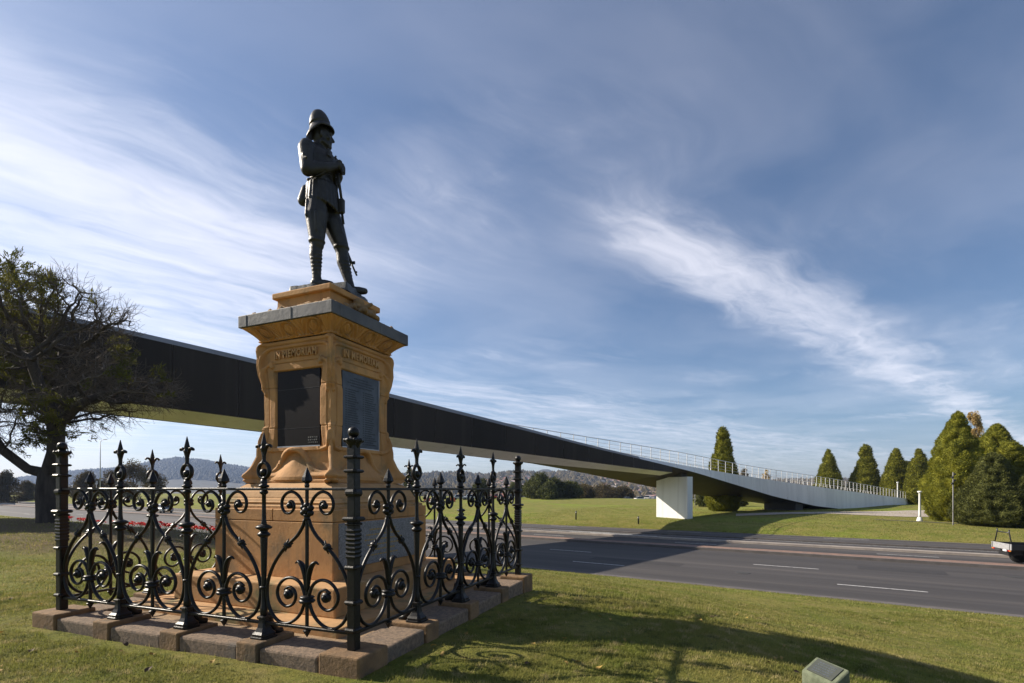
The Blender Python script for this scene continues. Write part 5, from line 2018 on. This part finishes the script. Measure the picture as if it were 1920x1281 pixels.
MB().box(.1, 4.6, -.45, .45, .52, .78, .03).build('chassis', 'dark_paint', ute)
cb = MB()
cb.box(2.65, 5.0, -.88, .88, .45, 1.05, .08, seg=3)
cb.box(2.65, 4.1, -.80, .80, 1.0, 1.75, .14, seg=3, taper=.86)
cb.build('cab', 'white_paint', ute)
MB().box(2.85, 3.9, -.83, .83, 1.12, 1.55, .03, taper=.9).build('cab_window', 'window_glass', ute)
for x in (1.05, 4.25):
    for y in (-.80, .80):
        wheel(ute, x, y, .37, .25)
MB().box(.55, 1.55, -.95, -.62, .74, .79, .02).build('mudguard', 'rubber', ute)


def car(x, y, z, rz, paint, label, group=None):
    e = tag(empty('car', (x, y, z), rz), label, 'car', group)
    b = MB()
    b.box(-2.1, 2.1, -.86, .86, .28, .86, .14, seg=3)
    b.build('body', paint, e)
    MB().box(-1.5, 1.0, -.76, .76, .8, 1.42, .12, seg=2, taper=.78).build('cabin', 'window_glass', e)
    MB().box(-1.05, .65, -.60, .60, 1.395, 1.44, .02).build('roof', paint, e)
    for q in (-1.3, 1.3):
        for w_ in (-.78, .78):
            wheel(e, q, w_, .31, .2)
    for w_ in (-.62, .62):
        MB().box(2.06, 2.12, w_ - .16, w_ + .16, .58, .70, .02).build('headlight', 'white_paint', e)
        MB().box(-2.12, -2.06, w_ - .14, w_ + .14, .58, .72, .02).build('tail_light', 'red_lens', e)


kx = (304 - 960) / 953
Yc = 38.0 / (.549 * kx + .836)
car(at(304, Yc), Yc, ROAD_Z, ROAD_RZ + math.pi, 'silver_paint', 'silver car on the far carriageway seen through the left railing')
gcar = 'cars parked beyond the field'
for p, Y, rz, pt, lab in ((1200, 175, .4, 'white_paint', 'white parked car beside the white pier'), (1176, 180, .7, 'silver_paint', 'silver parked car left of the white one by the pier'),
                         (960, 150, .2, 'white_paint', 'white car beyond the field just left of the corner post'), (936, 150, .1, 'red_paint', 'red car beyond the field left of the white one'),
                         (862, 140, .3, 'silver_paint', 'silver car seen between the right-hand railing scrolls'), (884, 143, .2, 'white_paint', 'white van-like car beside the silver one beyond the railing'),
                         (1214, 168, 1.2, 'white_paint', 'white car half hidden behind the pier edge')):
    b = place(p, Y)
    car(b.x, b.y, b.z, rz, pt, lab, gcar)
for p, Y, lab in ((802, 118, 'orange plastic barrier beyond the road right of the pedestal'), (846, 120, 'orange plastic barrier between the railing scrolls')):
    b = place(p, Y)
    e = tag(empty('traffic_barrier', b, .3), lab, 'barrier', 'orange barriers')
    MB().box(-1, 1, -.25, .25, 0, .35, .05).build('base', 'barrier_orange', e)
    MB().box(-.95, .95, -.12, .12, .3, 1.0, .04, taper=.85).build('upper', 'barrier_orange', e)

# ------------------------------------------------------------------ fallen leaves on the lawn
lms = []
for k in range(3):
    mb = MB()
    n_ = 7
    out = [(.5 * math.sin(t), .0 + .26 * math.cos(t) * (1 - .25 * math.sin(t)), .10 * math.cos(2 * t + k) + .05) for t in np.linspace(0, 2 * math.pi, 10, endpoint=False)]
    mb.add([(0, 0, 0.02)] + out, [[0, i + 1, (i + 1) % 10 + 1] for i in range(10)])
    mb.tube([(-.5, 0, .05), (-.68, .05, .10)], .012, 4)
    lms.append((mb.mesh('fallen_leaf', 'leaf_yellow'), mb.mesh('fallen_leaf', 'leaf_brown')))
rl = random.Random(17)
spots = [(485, 782), (468, 765), (435, 770), (850, 1155), (875, 1690), (705, 970), (605, 430), (740, 1085), (735, 990)]
lf = []
for k in range(80):
    y = 1075 + 200 * rl.random() ** .8
    x = rl.uniform(-5, 720) if rl.random() < .55 else rl.uniform(760, 1500)
    Y = CAM_Z * 953 / (y - 917)
    wx, wy = at(x, Y), Y
    c, s = math.cos(-MRZ), math.sin(-MRZ)
    lx, ly = (wx - MX) * c - (wy - MY) * s, (wx - MX) * s + (wy - MY) * c
    if abs(lx) < KO + .05 and abs(ly) < KO + .05:
        continue
    o = link_mesh('fallen_leaf', lms[k % 3][1 if rl.random() < .2 else 0], None, (wx, wy, gz(wx, wy) + .022), 0)
    o.rotation_euler = (rl.uniform(-.5, .5), rl.uniform(-.5, .5), rl.uniform(0, 6.28))
    sc = rl.uniform(.04, .075)
    o.scale = (sc, sc, sc)
    tag(o, 'small dry fallen leaf lying on the mown lawn', 'leaf', 'fallen leaves on the lawn')


# ------------------------------------------------------------------ grass blades on the near lawn
def grass(n, ylo, yhi, L0, w0, seed, label, dmin=0.0):
    rg = np.random.default_rng(seed)
    Y = np.sqrt(rg.uniform(ylo ** 2, yhi ** 2, n))
    X = Y * rg.uniform(-1.12, 1.12, n)
    t, s = ts_of(X, Y)
    c, sn = math.cos(-MRZ), math.sin(-MRZ)
    lx, ly = (X - MX) * c - (Y - MY) * sn, (X - MX) * sn + (Y - MY) * c
    edge = np.maximum(np.abs(lx), np.abs(ly)) - KO
    # thin, poisoned strip beside the surround
    ok = (edge > 0.0) & (s < 21.0) & ((edge > .16 + .10 * vnoise(X, Y, 0, 3)) | (rg.random(n) < .12))
    patch = fbm(X, Y, 2.0, 1.1, 3)
    ok &= rg.random(n) < (.72 + .5 * patch)
    ok &= ~((X < -6.0) & (Y > 9.5) & (rg.random(n) < .6))
    X, Y, patch = X[ok], Y[ok], patch[ok]
    m = len(X)
    Z = ground_h(X, Y)
    a = rg.random(m) * 2 * math.pi
    lean = rg.uniform(.25, 1.1, m)
    L = L0 * rg.uniform(.5, 1.25, m) * (1 + .35 * patch)
    w = w0 * rg.uniform(.7, 1.3, m)
    B = np.stack([X, Y, Z - .004], -1)
    sd_ = np.stack([np.cos(a), np.sin(a), np.zeros(m)], -1) * w[:, None]
    d = np.stack([-np.sin(a) * np.sin(lean), np.cos(a) * np.sin(lean), np.cos(lean)], -1) * L[:, None]
    V = np.stack([B - sd_, B + sd_, B + d], 1).reshape(-1, 3)
    o = link_mesh('grass', np_mesh('grass', V, np.arange(len(V)).reshape(-1, 3), 'grass_blade', False))
    tag(o, label, 'grass', kind='stuff')


grass(330000, 3.4, 7.0, .036, .0032, 1, 'short mown grass close to the viewer around the railing')
grass(260000, 7.0, 13.0, .046, .0050, 2, 'short mown grass running down towards the road')
def far_grass(n):
    rg = np.random.default_rng(12)
    t = rg.uniform(-34, 60, n)
    s = 46.98 + 40 * rg.random(n) ** 1.6
    X, Y = xy_of(t, s)
    ok = np.abs((Y - 57) - .0) > -1
    Z = ground_h(X, Y)
    a = rg.random(n) * 2 * math.pi
    lean = rg.uniform(.2, 1.0, n)
    L = rg.uniform(.05, .13, n) * (1 + .5 * fbm(X, Y, 1, .3, 2))
    B = np.stack([X, Y, Z - .01], -1)
    sd_ = np.stack([np.cos(a), np.sin(a), np.zeros(n)], -1) * .018
    d = np.stack([-np.sin(a) * np.sin(lean), np.cos(a) * np.sin(lean), np.cos(lean)], -1) * L[:, None]
    V = np.stack([B - sd_, B + sd_, B + d], 1).reshape(-1, 3)
    o = link_mesh('grass', np_mesh('grass', V, np.arange(len(V)).reshape(-1, 3), 'grass_blade', False))
    tag(o, 'sunlit grass on the lawn beyond the road', 'grass', kind='stuff')


far_grass(110000)
grass(160000, 13.0, 30.0, .055, .008, 3, 'short grass along the near road verge')

# ------------------------------------------------------------------ haze
hz = MB().box(-7000, 7000, -300, 3600, -16.0, 330, 0).build('haze', 'lawn')
hm_ = bpy.data.materials.new('haze')
hm_.use_nodes = True
hn = hm_.node_tree.nodes
hn.remove(hn['Principled BSDF'])
pv = hn.new('ShaderNodeVolumePrincipled')
pv.inputs['Color'].default_value = (.50, .66, 1.0, 1)
pv.inputs['Density'].default_value = 0.00012
pv.inputs['Anisotropy'].default_value = 0.2
hm_.node_tree.links.new(pv.outputs[0], hn['Material Output'].inputs['Volume'])
hz.data.materials.clear()
hz.data.materials.append(hm_)
tag(hz, 'thin pale haze over the far hills', 'haze', kind='stuff')
